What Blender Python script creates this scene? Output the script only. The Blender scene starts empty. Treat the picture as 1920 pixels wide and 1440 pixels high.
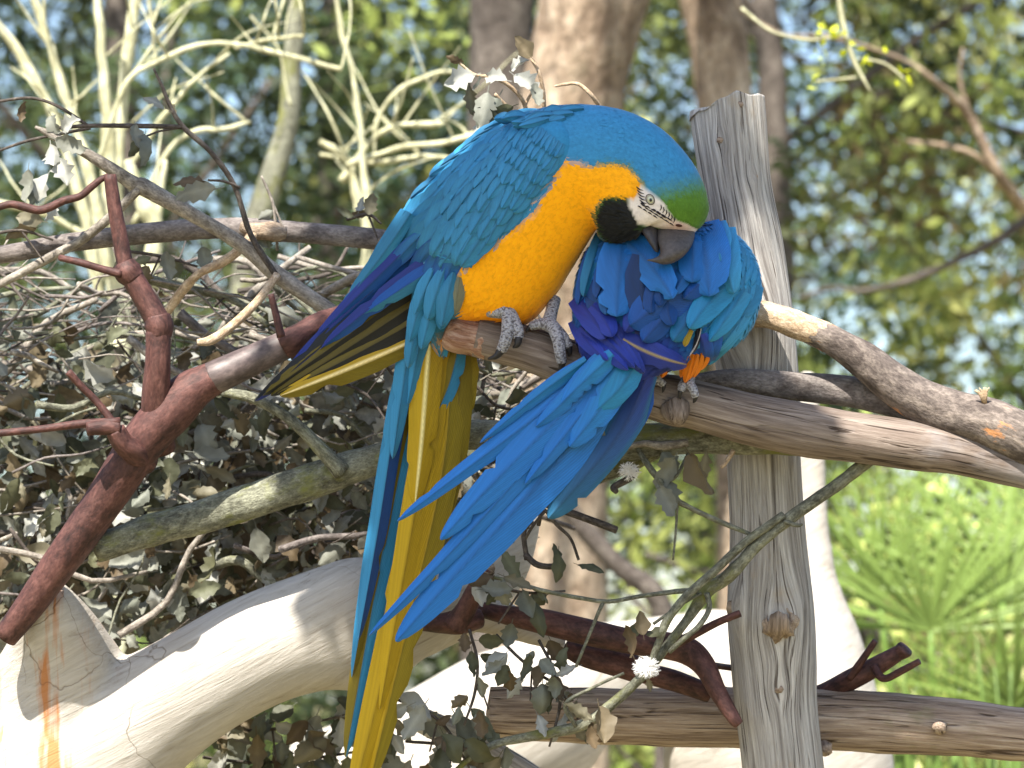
import bpy, math, random
import numpy as np
from mathutils import Vector, Matrix, noise as mnoise
from mathutils.bvhtree import BVHTree

rnd = random.Random(7)
nrs = np.random.RandomState(11)
scene = bpy.context.scene
col = scene.collection

# ------------------------------------------------------------------ camera
F = 6800.0                                   # focal length in photo pixels (photo 1920 x 1440)
PITCH = math.radians(5.0)
CAM = Vector((0.0, -4.0, 1.55))
FWD = Vector((0, math.cos(PITCH), math.sin(PITCH)))
UP = Vector((0, -math.sin(PITCH), math.cos(PITCH)))
RIGHT = Vector((1, 0, 0))
cam_data = bpy.data.cameras.new('camera')
cam = bpy.data.objects.new('camera', cam_data)
col.objects.link(cam)
cam.location = CAM
cam.rotation_euler = (math.pi / 2 + PITCH, 0, 0)
cam_data.sensor_width = 36.0
cam_data.lens = F / 1920 * 36.0
cam_data.clip_start = 0.1
cam_data.clip_end = 4000
cam_data.dof.use_dof = True
cam_data.dof.focus_distance = 3.95
cam_data.dof.aperture_fstop = 7.6
scene.camera = cam

# ------------------------------------------------------------------ sky, sun, exposure
SUN = Vector((-0.20, -0.56, 0.80)).normalized()      # direction towards the sun
world = bpy.data.worlds.new('World')
scene.world = world
world.use_nodes = True
wn = world.node_tree
sky = wn.nodes.new('ShaderNodeTexSky')
sky.sky_type = 'NISHITA'
sky.sun_disc = False
sky.sun_elevation = math.asin(SUN.z)
sky.sun_rotation = math.atan2(SUN.x, SUN.y)
sky.air_density = 1.0
sky.dust_density = 1.2
bg = wn.nodes['Background']
bg.inputs['Strength'].default_value = 0.1
wn.links.new(sky.outputs[0], bg.inputs[0])
sun_data = bpy.data.lights.new('sun', 'SUN')
sun_data.energy = 5.0
sun_data.angle = math.radians(0.5)
sun_data.color = (1.0, 0.95, 0.86)
sun = bpy.data.objects.new('sun', sun_data)
col.objects.link(sun)
sun.rotation_euler = (-SUN).to_track_quat('-Z', 'Y').to_euler()
sun.location = (0, 0, 12)
scene.view_settings.view_transform = 'Standard'
scene.view_settings.look = 'None'
scene.view_settings.gamma = 1.0
scene.view_settings.exposure = 1.38
scene.render.engine = 'CYCLES'
scene.cycles.use_denoising = True
scene.cycles.max_bounces = 6
scene.cycles.transparent_max_bounces = 8
scene.cycles.sample_clamp_indirect = 6.0


# ------------------------------------------------------------------ helpers
def at(px, py, d):
    """photo pixel + distance along the lens axis -> world point"""
    px, py, d = float(px), float(py), float(d)
    return CAM + d * (FWD + RIGHT * ((px - 960.0) / F) + UP * ((720.0 - py) / F))


def atn(P):
    P = np.asarray(P, float)
    f, r, u, c = (np.array(v) for v in (FWD, RIGHT, UP, CAM))
    d = P[..., 2:3]
    return c + d * (f + r * ((P[..., 0:1] - 960.0) / F) + u * ((720.0 - P[..., 1:2]) / F))


def to_px(p):
    v = Vector(p) - CAM
    d = v.dot(FWD)
    return 960 + F * v.dot(RIGHT) / d, 720 - F * v.dot(UP) / d, d


def lin(r, g, b):
    return tuple(((c / 255 + 0.055) / 1.055) ** 2.4 if c > 10 else c / 255 / 12.92 for c in (r, g, b))


class MB:
    """collects shapes; build() links them as one mesh object"""
    def __init__(s):
        s.v = []; s.f = []; s.tc = []; s.c = []; s.n = 0

    def add(s, v, f, tc=None, c=None):
        v = np.asarray(v, float).reshape(-1, 3)
        k = len(v)
        s.v.append(v)
        s.f.extend([tuple(i + s.n for i in q) for q in f])
        s.tc.append(v if tc is None else np.asarray(tc, float).reshape(-1, 3))
        cc = np.ones((k, 3)) * 0.5 if c is None else np.asarray(c, float)
        if cc.ndim == 1:
            cc = np.tile(cc, (k, 1))
        s.c.append(cc)
        s.n += k

    def mesh(s, name, mat, smooth=True):
        me = bpy.data.meshes.new(name)
        V = np.concatenate(s.v)
        me.from_pydata(V.tolist(), [], s.f)
        a = me.attributes.new('tc', 'FLOAT_VECTOR', 'POINT')
        a.data.foreach_set('vector', np.concatenate(s.tc).astype(np.float32).ravel())
        a = me.attributes.new('Col', 'FLOAT_COLOR', 'POINT')
        C = np.concatenate(s.c)
        C = np.concatenate([C, np.ones((len(C), 1))], 1)
        a.data.foreach_set('color', C.astype(np.float32).ravel())
        if smooth:
            me.polygons.foreach_set('use_smooth', [True] * len(me.polygons))
        if mat is not None:
            me.materials.append(mat)
        me.update()
        return me

    def build(s, name, mat, parent=None, smooth=True, **kw):
        return link(name, s.mesh(name, mat, smooth), parent, **kw)


def tag(o, label=None, cat=None, group=None, kind=None):
    if label: o['label'] = label
    if cat: o['category'] = cat
    if group: o['group'] = group
    if kind: o['kind'] = kind
    return o


def link(name, me, parent=None, mw=None, **kw):
    o = bpy.data.objects.new(name, me)
    col.objects.link(o)
    if parent is not None:
        o.parent = parent
        if '_pinv' in PINV and parent.name in PINV['_pinv']:
            o.matrix_parent_inverse = PINV['_pinv'][parent.name]
    if mw is not None:
        o.matrix_basis = mw
    return tag(o, **kw)


PINV = {'_pinv': {}}


def thing(name, loc, label, cat, group=None, kind=None):
    o = bpy.data.objects.new(name, None)
    o.empty_display_size = 0.05
    col.objects.link(o)
    o.location = loc
    PINV['_pinv'][o.name] = Matrix.Translation(-Vector(loc))
    return tag(o, label, cat, group, kind)


def catmull(P, res):
    P = np.asarray(P, float)
    if len(P) < 3:
        t = np.linspace(0, 1, res + 1)[:, None]
        return P[0] * (1 - t) + P[-1] * t
    Q = np.concatenate([2 * P[:1] - P[1:2], P, 2 * P[-1:] - P[-2:-1]])
    out = []
    for i in range(len(P) - 1):
        p0, p1, p2, p3 = Q[i:i + 4]
        for k in range(res):
            t = k / res
            out.append(0.5 * ((2 * p1) + (-p0 + p2) * t + (2 * p0 - 5 * p1 + 4 * p2 - p3) * t * t + (-p0 + 3 * p1 - 3 * p2 + p3) * t ** 3))
    out.append(P[-1])
    return np.array(out)


def tube_w(C, R, seg=10, rough=0.0, freq=30.0, seed=0, cap=True, flat=1.0, c=None, lump=0.0):
    """tube through world points C with radii R -> (verts, faces, tc)"""
    C = np.asarray(C, float); R = np.asarray(R, float)
    n = len(C)
    T = np.gradient(C, axis=0)
    T /= np.linalg.norm(T, axis=1)[:, None] + 1e-9
    a = np.array([0.0, 1.0, 0.0]) if abs(T[0][1]) < 0.9 else np.array([1.0, 0, 0])
    N = np.cross(T[0], a); N /= np.linalg.norm(N)
    th = np.linspace(0, 2 * math.pi, seg, endpoint=False)
    V = []; TC = []
    L = 0.0
    for i in range(n):
        N = N - T[i] * N.dot(T[i]); N /= np.linalg.norm(N) + 1e-9
        B = np.cross(T[i], N)
        if i: L += np.linalg.norm(C[i] - C[i - 1])
        for t in th:
            tc = (math.cos(t) * R[i], math.sin(t) * R[i], L)
            r = R[i]
            if rough or lump:
                q = Vector((tc[0] * freq + seed * 7.3, tc[1] * freq, L * freq * 0.35))
                r *= 1 + rough * mnoise.noise(q) + lump * mnoise.noise(q * 0.25)
            V.append(C[i] + (N * math.cos(t) + B * math.sin(t) * flat) * r)
            TC.append(tc)
    f = []
    for i in range(n - 1):
        for j in range(seg):
            k = (j + 1) % seg
            f.append((i * seg + j, i * seg + k, (i + 1) * seg + k, (i + 1) * seg + j))
    if cap:
        for i, e in ((0, 0), (n - 1, 1)):
            V.append(C[i] + T[i] * R[i] * (0.15 if e else -0.15)); TC.append((0, 0, 0 if not e else L))
            k = len(V) - 1
            for j in range(seg):
                q = (j + 1) % seg
                f.append((i * seg + q, i * seg + j, k) if not e else (i * seg + j, i * seg + q, k))
    return np.array(V), f, np.array(TC)


def tube(mb, pts, seg=10, res=5, c=None, **kw):
    """pts: (px, py, depth, radius in px)"""
    P = catmull(pts, res)
    C = atn(P[:, :3])
    R = np.maximum(P[:, 3], 0.3) * P[:, 2] / F
    v, f, tc = tube_w(C, R, seg, **kw)
    mb.add(v, f, tc, c)
    return mb


# ------------------------------------------------------------------ materials
def nodes(name):
    m = bpy.data.materials.new(name)
    m.use_nodes = True
    nt = m.node_tree
    b = nt.nodes['Principled BSDF']
    b.inputs['Roughness'].default_value = 0.8
    b.inputs['Specular IOR Level'].default_value = 0.3
    return m, nt, b


def N(nt, t, **kw):
    n = nt.nodes.new('ShaderNode' + t)
    for k, v in kw.items():
        if k in n.inputs.keys():
            n.inputs[k].default_value = v
        else:
            setattr(n, k, v)
    return n


def ramp(nt, src, stops):
    r = N(nt, 'ValToRGB')
    e = r.color_ramp.elements
    while len(e) < len(stops):
        e.new(0.5)
    for x, (p, c) in zip(e, stops):
        x.position = p
        x.color = (*c, 1) if len(c) == 3 else c
    nt.links.new(src, r.inputs[0])
    return r.outputs[0]


def mixc(nt, fac, a, b, mode='MIX'):
    m = N(nt, 'Mix', data_type='RGBA', blend_type=mode)
    for s, i in ((fac, 0), (a, 6), (b, 7)):
        if hasattr(s, 'is_output'):
            nt.links.new(s, m.inputs[i])
        else:
            m.inputs[i].default_value = s if i == 0 else (*s, 1)
    return m.outputs[2]


def coords(nt, attr, scale):
    if attr == 'object':
        src = N(nt, 'TexCoord').outputs['Object']
    else:
        src = N(nt, 'Attribute', attribute_name=attr).outputs['Vector']
    mp = N(nt, 'Mapping')
    mp.inputs['Scale'].default_value = scale
    nt.links.new(src, mp.inputs['Vector'])
    return mp.outputs[0]


def noise(nt, vec, scale, detail=5, rough=0.6, dist=0.0):
    n = N(nt, 'TexNoise', Scale=scale, Detail=detail, Roughness=rough, Distortion=dist)
    nt.links.new(vec, n.inputs['Vector'])
    return n.outputs['Fac']


def bump(nt, b, h, strength, dist=0.002, prev=None):
    n = N(nt, 'Bump', Strength=strength, Distance=dist)
    nt.links.new(h, n.inputs['Height'])
    if prev is not None:
        nt.links.new(prev, n.inputs['Normal'])
    nt.links.new(n.outputs[0], b.inputs['Normal'])
    return n.outputs[0]


def wood(name, dark, mid, light, attr='tc', stretch=0.06, scale=260.0, bs=0.6, bd=0.003, patch=None, patch_lo=0.52, patch_hi=0.62, rough=0.85, spec=0.25, crack=0.35, pscale=14.0, patch2=None):
    m, nt, b = nodes(name)
    v = coords(nt, attr, (1, 1, stretch) if not isinstance(stretch, tuple) else stretch)
    g = noise(nt, v, scale, 6, 0.7, 0.4)
    g2 = noise(nt, v, scale * 0.25, 4, 0.6, 0.8)
    c = ramp(nt, g, [(0.36, dark), (0.5, mid), (0.64, light)])
    c2 = ramp(nt, g2, [(0.38, dark), (0.5, mid), (0.62, light)])
    cc = mixc(nt, 0.5, c, c2)
    v1 = coords(nt, attr, (1, 1, 0.7))
    if patch is not None:
        p = ramp(nt, noise(nt, v1, pscale, 5, 0.65), [(patch_lo, (0, 0, 0)), (patch_hi, (1, 1, 1))])
        cc = mixc(nt, p, cc, mixc(nt, 0.45, patch, c, 'MULTIPLY') if False else patch)
    if patch2 is not None:
        p = ramp(nt, noise(nt, coords(nt, attr, (1.3, 1, 0.5)), pscale * 2.3, 5, 0.7), [(0.55, (0, 0, 0)), (0.66, (1, 1, 1))])
        cc = mixc(nt, p, cc, patch2)
    # narrow cracks along the grain
    k = ramp(nt, noise(nt, v, scale * 0.55, 3, 0.5, 1.2), [(crack, (0.25, 0.22, 0.2)), (crack + 0.07, (1, 1, 1))])
    cc = mixc(nt, 1.0, cc, k, 'MULTIPLY')
    nt.links.new(cc, b.inputs['Base Color'])
    b.inputs['Roughness'].default_value = rough
    b.inputs['Specular IOR Level'].default_value = spec
    bump(nt, b, mixc(nt, 0.5, c, k), bs, bd)
    return m


def bark(name, dark, mid, light, scale=90.0, bs=0.7, bd=0.003, patch=None, lo=0.5, hi=0.6, rough=0.85, spec=0.25, attr='tc', patch_scale=25.0):
    m, nt, b = nodes(name)
    v = coords(nt, attr, (1, 1, 0.55))
    g = noise(nt, v, scale, 7, 0.7, 0.3)
    g2 = noise(nt, v, scale * 0.2, 4, 0.6)
    g3 = noise(nt, v, scale * 3.5, 3, 0.6)
    c = ramp(nt, g, [(0.36, dark), (0.5, mid), (0.64, light)])
    c = mixc(nt, 0.4, c, ramp(nt, g2, [(0.4, dark), (0.5, mid), (0.6, light)]))
    c = mixc(nt, 0.6, c, ramp(nt, g3, [(0.36, (0.55, 0.55, 0.55)), (0.6, (1.25, 1.25, 1.25))]), 'MULTIPLY')
    if patch is not None:
        p = ramp(nt, noise(nt, v, patch_scale, 6, 0.65), [(lo, (0, 0, 0)), (hi, (1, 1, 1))])
        c = mixc(nt, p, c, patch)
    nt.links.new(c, b.inputs['Base Color'])
    b.inputs['Roughness'].default_value = rough
    b.inputs['Specular IOR Level'].default_value = spec
    hh = N(nt, 'Math', operation='MULTIPLY_ADD'); hh.inputs[1].default_value = 0.35
    nt.links.new(g3, hh.inputs[0]); nt.links.new(g, hh.inputs[2])
    bump(nt, b, hh.outputs[0], bs, bd)
    return m


M = {}
M['post'] = wood('weathered_post_wood', lin(112, 106, 101), lin(172, 166, 160), lin(214, 210, 204), stretch=0.03, scale=420, bs=1.0, bd=0.004, crack=0.31, patch=lin(178, 158, 128), patch_lo=0.6, patch_hi=0.75, pscale=9)
M['rail'] = wood('old_rail_wood', lin(104, 86, 74), lin(160, 140, 122), lin(200, 182, 164), stretch=0.05, scale=300, bs=0.95, bd=0.004, crack=0.33, patch=lin(112, 112, 70), patch_lo=0.56, patch_hi=0.72, pscale=10)
M['perch'] = wood('perch_wood', lin(76, 65, 58), lin(120, 106, 96), lin(156, 143, 132), stretch=0.06, scale=260, bs=0.8, bd=0.003, crack=0.34, patch=lin(150, 146, 146), patch_lo=0.5, patch_hi=0.7, pscale=8)
M['perch_chewed'] = wood('chewed_perch_wood', lin(104, 72, 56), lin(150, 112, 92), lin(196, 168, 148), stretch=0.18, scale=330, bs=0.9, bd=0.003, crack=0.28)
M['cut_end'] = bark('cut_wood', lin(110, 94, 78), lin(156, 136, 116), lin(190, 172, 152), scale=160, bs=1.0)
M['smooth_bark'] = bark('smooth_grey_bark', lin(82, 74, 70), lin(116, 108, 104), lin(150, 142, 136), scale=110, patch=lin(176, 126, 84), lo=0.66, hi=0.7)
M['fork_bark'] = bark('dark_bark_with_bare_wood', lin(66, 58, 54), lin(104, 94, 88), lin(146, 134, 124), scale=100, patch=lin(186, 132, 88), lo=0.57, hi=0.61, patch_scale=20)
M['mossy'] = bark('lichen_bark', lin(70, 68, 58), lin(116, 116, 100), lin(158, 158, 138), scale=170, patch=lin(116, 118, 66), lo=0.5, hi=0.62, bs=0.9)
M['twig'] = bark('twig_bark', lin(96, 88, 80), lin(140, 132, 122), lin(178, 170, 158), scale=170, bs=0.5)
M['twig_dark'] = bark('dark_twig_bark', lin(52, 46, 42), lin(84, 76, 70), lin(118, 110, 102), scale=170, bs=0.5)
M['straw'] = bark('stripped_twig', lin(140, 116, 92), lin(186, 162, 134), lin(214, 196, 172), scale=200, bs=0.6)
M['rust'] = bark('rusty_red_paint', lin(46, 30, 28), lin(82, 52, 47), lin(108, 74, 67), scale=90, bs=0.6, bd=0.002, rough=0.62, spec=0.3, patch=lin(72, 50, 50), lo=0.55, hi=0.68)
M['steel_grey'] = bark('grey_painted_steel', lin(64, 53, 51), lin(92, 79, 76), lin(118, 104, 100), scale=60, bs=0.2, bd=0.001, rough=0.5, spec=0.45)


def pale(name):
    m, nt, b = nodes(name)
    v = coords(nt, 'object', (2.0, 2.0, 9.0))
    rot = N(nt, 'Mapping'); rot.inputs['Rotation'].default_value = (0, math.radians(28), 0)
    nt.links.new(N(nt, 'TexCoord').outputs['Object'], rot.inputs['Vector'])
    sc = N(nt, 'Mapping'); sc.inputs['Scale'].default_value = (1.2, 3.0, 16.0)
    nt.links.new(rot.outputs[0], sc.inputs['Vector'])
    g = noise(nt, sc.outputs[0], 9, 8, 0.7, 0.9)
    big = noise(nt, coords(nt, 'object', (1, 1, 1)), 7, 5, 0.6)
    c = ramp(nt, g, [(0.28, lin(132, 122, 110)), (0.42, lin(172, 165, 155)), (0.62, lin(190, 184, 175))])
    c = mixc(nt, ramp(nt, big, [(0.5, (0, 0, 0)), (0.72, (0.6, 0.6, 0.6))]), c, lin(158, 147, 132))
    # rust runs, long and thin, high up the sculpture
    vr = coords(nt, 'object', (34, 10, 3.0))
    rr = ramp(nt, noise(nt, vr, 1.0, 4, 0.6), [(0.54, (0, 0, 0)), (0.64, (0.9, 0.9, 0.9))])
    sep = N(nt, 'SeparateXYZ'); nt.links.new(N(nt, 'TexCoord').outputs['Object'], sep.inputs[0])
    mr = N(nt, 'MapRange'); mr.inputs['From Min'].default_value = -0.44; mr.inputs['From Max'].default_value = -0.5
    nt.links.new(sep.outputs[0], mr.inputs['Value'])
    fac = N(nt, 'Math', operation='MULTIPLY'); nt.links.new(rr, fac.inputs[0]); nt.links.new(mr.outputs[0], fac.inputs[1])
    c = mixc(nt, fac.outputs[0], c, lin(176, 112, 56))
    # hairline cracks
    vo = N(nt, 'TexVoronoi', feature='DISTANCE_TO_EDGE', Scale=7.0)
    wv = N(nt, 'Mix', data_type='VECTOR'); wv.inputs[0].default_value = 0.12
    tcn = N(nt, 'TexCoord').outputs['Object']
    nz = N(nt, 'TexNoise', Scale=9.0, Detail=4.0); nt.links.new(tcn, nz.inputs['Vector'])
    nt.links.new(tcn, wv.inputs[4]); nt.links.new(nz.outputs['Color'], wv.inputs[5])
    nt.links.new(wv.outputs[1], vo.inputs['Vector'])
    cm = ramp(nt, noise(nt, coords(nt, 'object', (1, 1, 1)), 4.0, 3, 0.5), [(0.52, (0, 0, 0)), (0.6, (1, 1, 1))])
    ck = ramp(nt, vo.outputs['Distance'], [(0.0, (0.45, 0.4, 0.34)), (0.006, (1, 1, 1))])
    ck = mixc(nt, cm, (1, 1, 1), ck)
    c = mixc(nt, 1.0, c, ck, 'MULTIPLY')
    nt.links.new(c, b.inputs['Base Color'])
    h = mixc(nt, 0.3, g, ck)
    bump(nt, b, h, 0.6, 0.006)
    return m


M['pale'] = pale('pale_sculpted_wood')


def colmat(name, rough=0.7, spec=0.25, var=0.25, nscale=60.0, transl=0.0, attr='tc', sheen=0.0, barbs=0.0, bstr=0.15):
    """colour from the Col attribute, broken up by noise"""
    m, nt, b = nodes(name)
    c = N(nt, 'Attribute', attribute_name='Col').outputs['Color']
    v = coords(nt, attr, (1, 1, 1))
    n = noise(nt, v, nscale, 5, 0.65)
    k = ramp(nt, n, [(0.25, (1 - var,) * 3), (0.75, (1 + var,) * 3)])
    c = mixc(nt, 1.0, c, k, 'MULTIPLY')
    nt.links.new(c, b.inputs['Base Color'])
    b.inputs['Roughness'].default_value = rough
    b.inputs['Specular IOR Level'].default_value = spec
    if sheen:
        b.inputs['Sheen Weight'].default_value = sheen
        b.inputs['Sheen Roughness'].default_value = 0.4
    h = n
    if barbs:
        w = N(nt, 'TexWave', wave_type='BANDS', bands_direction='DIAGONAL', Scale=barbs, Distortion=3.0, Detail=3.0)
        nt.links.new(v, w.inputs['Vector'])
        h = w.outputs['Fac']
        kk = ramp(nt, h, [(0.0, (0.86,) * 3), (1.0, (1.06,) * 3)])
        nt.links.new(mixc(nt, 1.0, c, kk, 'MULTIPLY'), b.inputs['Base Color'])
    bump(nt, b, h, bstr, 0.001)
    if transl:
        t = N(nt, 'BsdfTranslucent')
        nt.links.new(c, t.inputs['Color'])
        mx = N(nt, 'MixShader'); mx.inputs[0].default_value = transl
        nt.links.new(b.outputs[0], mx.inputs[1]); nt.links.new(t.outputs[0], mx.inputs[2])
        nt.links.new(mx.outputs[0], nt.nodes['Material Output'].inputs['Surface'])
    return m


M['plume'] = colmat('plumage', rough=0.65, spec=0.2, var=0.18, nscale=220, sheen=0.15)
M['feather'] = colmat('feather_vane', rough=0.5, spec=0.32, var=0.16, nscale=90, sheen=0.1, barbs=190.0, bstr=0.2)
M['horn'] = colmat('beak_horn', rough=0.5, spec=0.4, var=0.45, nscale=260, bstr=0.3)
M['eye'] = colmat('eye', rough=0.12, spec=0.6, var=0.0)
M['leaf'] = colmat('dead_leaf', rough=0.55, spec=0.3, var=0.35, nscale=130, transl=0.22)
M['tree_leaf'] = colmat('tree_leaf', rough=0.6, spec=0.3, var=0.2, nscale=30, transl=0.35)
M['palm'] = colmat('palm_leaf', rough=0.45, spec=0.4, var=0.2, nscale=40, transl=0.35)
M['shade_bark'] = bark('shaded_tree_bark', lin(60, 54, 50), lin(96, 88, 82), lin(128, 120, 112), scale=26, bs=1.0, bd=0.02)  # darker copy of the bark; the trunk's shade is put into the colour
M['tree_bark'] = bark('tree_bark', lin(96, 80, 66), lin(158, 138, 117), lin(208, 190, 168), scale=26, bs=1.0, bd=0.02, patch=lin(120, 112, 90), lo=0.55, hi=0.7, patch_scale=6)
M['pale_bark'] = bark('pale_shrub_bark', lin(150, 146, 112), lin(192, 190, 156), lin(216, 214, 188), scale=26, bs=0.4, bd=0.004)


def scaly():
    m, nt, b = nodes('scaly_foot_skin')
    v = coords(nt, 'tc', (1, 1, 1.6))
    vo = N(nt, 'TexVoronoi', Scale=330.0); nt.links.new(v, vo.inputs['Vector'])
    c = ramp(nt, vo.outputs['Distance'], [(0.1, lin(178, 178, 184)), (0.55, lin(146, 145, 150)), (0.8, lin(92, 88, 92))])
    nt.links.new(c, b.inputs['Base Color'])
    i = N(nt, 'Invert'); nt.links.new(vo.outputs['Distance'], i.inputs['Color'])
    bump(nt, b, i.outputs[0], 0.9, 0.0015)
    b.inputs['Roughness'].default_value = 0.7
    return m


M['foot'] = scaly()

# ------------------------------------------------------------------ ground
def ground():
    m, nt, b = nodes('sandy_litter_ground')
    v = coords(nt, 'object', (1, 1, 1))
    n1 = noise(nt, v, 1.2, 6, 0.65)
    n2 = noise(nt, v, 24, 6, 0.7)
    c = ramp(nt, n1, [(0.35, lin(150, 134, 104)), (0.5, lin(122, 118, 70)), (0.65, lin(186, 170, 140))])
    c = mixc(nt, ramp(nt, n2, [(0.4, (0, 0, 0)), (0.6, (0.7, 0.7, 0.7))]), c, lin(96, 80, 58))
    nt.links.new(c, b.inputs['Base Color'])
    bump(nt, b, n2, 0.6, 0.03)
    mb = MB()
    xs = np.concatenate([[-900, -200, -60], np.linspace(-24, 24, 49), [60, 200, 900]])
    ys = np.concatenate([[-300, -60, -20], np.linspace(-8, 40, 49), [80, 250, 1500]])
    V = []
    for y in ys:
        for x in xs:
            z = 0.0 if abs(x) > 30 or y > 50 else 0.05 * mnoise.noise(Vector((x * 0.7, y * 0.7, 0))) - 0.03
            V.append((x, y, z))
    n = len(xs)
    f = [(j * n + i, j * n + i + 1, (j + 1) * n + i + 1, (j + 1) * n + i) for j in range(len(ys) - 1) for i in range(n - 1)]
    mb.add(V, f)
    mb.build('ground', m, kind='structure')


ground()


# ------------------------------------------------------------------ leaf clouds for trees
def leaf_quads(P, size, cols, up_bias=0.4, rs=nrs, longish=1.7):
    """one small pointed leaf (2 triangles folded on the rib) at each point"""
    n = len(P)
    a = rs.normal(size=(n, 3)); a /= np.linalg.norm(a, axis=1)[:, None]
    nn = rs.normal(size=(n, 3)) + np.array([0, 0, up_bias * 2])
    b = np.cross(nn, a); b /= np.linalg.norm(b, axis=1)[:, None] + 1e-9
    s = size * rs.uniform(0.6, 1.25, (n, 1))
    V = np.stack([P - a * s * 0.5 * longish, P + b * s * 0.5, P + a * s * 0.5 * longish, P - b * s * 0.5], 1).reshape(-1, 3)
    me_f = np.arange(n * 4).reshape(n, 4)
    C = np.repeat(cols, 4, axis=0)
    return V, me_f, C


def quad_mesh(name, V, Fq, C, mat):
    me = bpy.data.meshes.new(name)
    me.vertices.add(len(V)); me.vertices.foreach_set('co', V.astype(np.float32).ravel())
    me.loops.add(Fq.size); me.loops.foreach_set('vertex_index', Fq.astype(np.int32).ravel())
    me.polygons.add(len(Fq))
    me.polygons.foreach_set('loop_start', np.arange(0, Fq.size, Fq.shape[1], dtype=np.int32))
    me.polygons.foreach_set('loop_total', np.full(len(Fq), Fq.shape[1], dtype=np.int32))
    a = me.attributes.new('Col', 'FLOAT_COLOR', 'POINT')
    a.data.foreach_set('color', np.concatenate([C, np.ones((len(C), 1))], 1).astype(np.float32).ravel())
    a = me.attributes.new('tc', 'FLOAT_VECTOR', 'POINT')
    a.data.foreach_set('vector', V.astype(np.float32).ravel())
    me.materials.append(mat)
    me.update(calc_edges=True)
    me.validate()
    return me


def crown_points(center, rad, n, clumps, spread, rs):
    c = rs.normal(size=(clumps, 3)); c /= np.linalg.norm(c, axis=1)[:, None]
    c *= (rs.uniform(0.08, 1.0, (clumps, 1)) ** (1 / 2.2))
    c = c * np.array(rad) + np.array(center)
    k = rs.randint(0, clumps, n)
    return c[k] + rs.normal(size=(n, 3)) * spread, k, c


def tree(name, label, cat, px, d, cz, rad, n, cols, leaf, clumps=150, spread=0.105, trunk_r=0.13, group=None, seed=1, trunk_mat='twig_dark', lean=0.0):
    rs = np.random.RandomState(seed)
    n = int(n * 1.15); leaf *= 0.5; trunk_r *= 0.45
    base = at(px, 720, d); base.z = -0.06
    t = thing(name, base, label, cat, group)
    P, k, cc = crown_points((base.x, base.y, cz), rad, n, clumps, spread, rs)
    keep = P[:, 2] > 0.15
    P = P[keep]; k = k[keep]
    tone = rs.uniform(0.45, 1.5, clumps)[k] * rs.uniform(0.8, 1.2, len(P))
    base_c = np.array([cols[i] for i in rs.randint(0, len(cols), clumps)])[k]
    C = base_c * tone[:, None]
    V, q, C = leaf_quads(P, leaf, C, rs=rs, longish=2.4)
    link('crown', quad_mesh('crown', V, q, C, M['tree_leaf']), t)
    mb = MB()
    top = cz + rad[2] * 0.8
    h = np.linspace(-0.1, top, 10)
    Cn = np.array([[base.x + lean * z + 0.06 * math.sin(z * 1.7 + seed), base.y + 0.05 * math.cos(z * 1.3), z] for z in h])
    R = trunk_r * (1.25 - 1.1 * (h - h[0]) / (h[-1] - h[0])) + 0.012
    v, f, tc = tube_w(Cn, R, 14, rough=0.2, freq=6, seed=seed)
    mb.add(v, f, tc)
    mb.build('trunk', M[trunk_mat], t)
    for i in range(16):                       # limbs run out to leaf clumps
        lb = MB()
        e = cc[rs.randint(0, clumps)]
        z0 = min(max(e[2] - 0.5, 0.7), top * 0.9)
        s = np.array([np.interp(z0, h, Cn[:, 0]), np.interp(z0, h, Cn[:, 1]), z0])
        mid = (s + e) / 2 + rs.normal(size=3) * 0.12
        pts = catmull(np.array([s, mid, e]), 5)
        v, f, tc = tube_w(pts, np.linspace(trunk_r * 0.28, 0.008, len(pts)), 6, rough=0.15, freq=10, seed=i)
        lb.add(v, f, tc)
        lb.build('limb', M[trunk_mat], t)
    return t


DARK = [lin(64, 78, 48), lin(78, 90, 58), lin(52, 66, 44), lin(104, 112, 70)]
OLIVE = [lin(134, 146, 78), lin(152, 160, 88), lin(114, 130, 68), lin(168, 168, 100), lin(88, 98, 54), lin(128, 112, 78), lin(74, 86, 50)]
SUNNY = [lin(168, 182, 96), lin(186, 194, 114), lin(146, 164, 80), lin(130, 148, 76), lin(96, 112, 58), lin(204, 204, 140)]
BLUEG = [lin(74, 96, 76), lin(88, 108, 84), lin(62, 84, 62)]

G1 = 'evergreen trees behind the perch'
tree('evergreen_tree', 'dark evergreen tree behind the pale yellow shrub stems', 'tree', 205, 11.0, 3.2, (1.5, 1.2, 2.9), 13000, DARK, 0.055, group=G1, seed=3)
tree('evergreen_tree', 'dark evergreen tree behind the slim grey sapling trunk', 'tree', 640, 12.5, 3.4, (1.5, 1.2, 3.0), 13000, DARK + BLUEG, 0.055, group=G1, seed=5)
tree('evergreen_tree', 'bluish green tree between the two stout trunks', 'tree', 1080, 14.0, 3.4, (1.7, 1.3, 3.0), 14000, BLUEG + OLIVE, 0.06, group=G1, seed=8)
tree('olive_tree', 'olive green leafy tree filling the space beside the post top', 'tree', 1425, 11.0, 3.1, (1.35, 1.1, 2.7), 12500, OLIVE + DARK, 0.055, group=G1, seed=9)
tree('olive_tree', 'sunlit yellow green tree above the fan palm', 'tree', 2010, 12.5, 3.2, (1.4, 1.2, 2.8), 11500, SUNNY + OLIVE, 0.06, group=G1, seed=12)
tree('olive_tree', 'low sunny bush of pale leaves behind the post and palm', 'bush', 1660, 9.2, 1.25, (1.0, 0.7, 0.9), 6000, SUNNY, 0.05, clumps=90, spread=0.12, trunk_r=0.05, seed=14)
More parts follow.
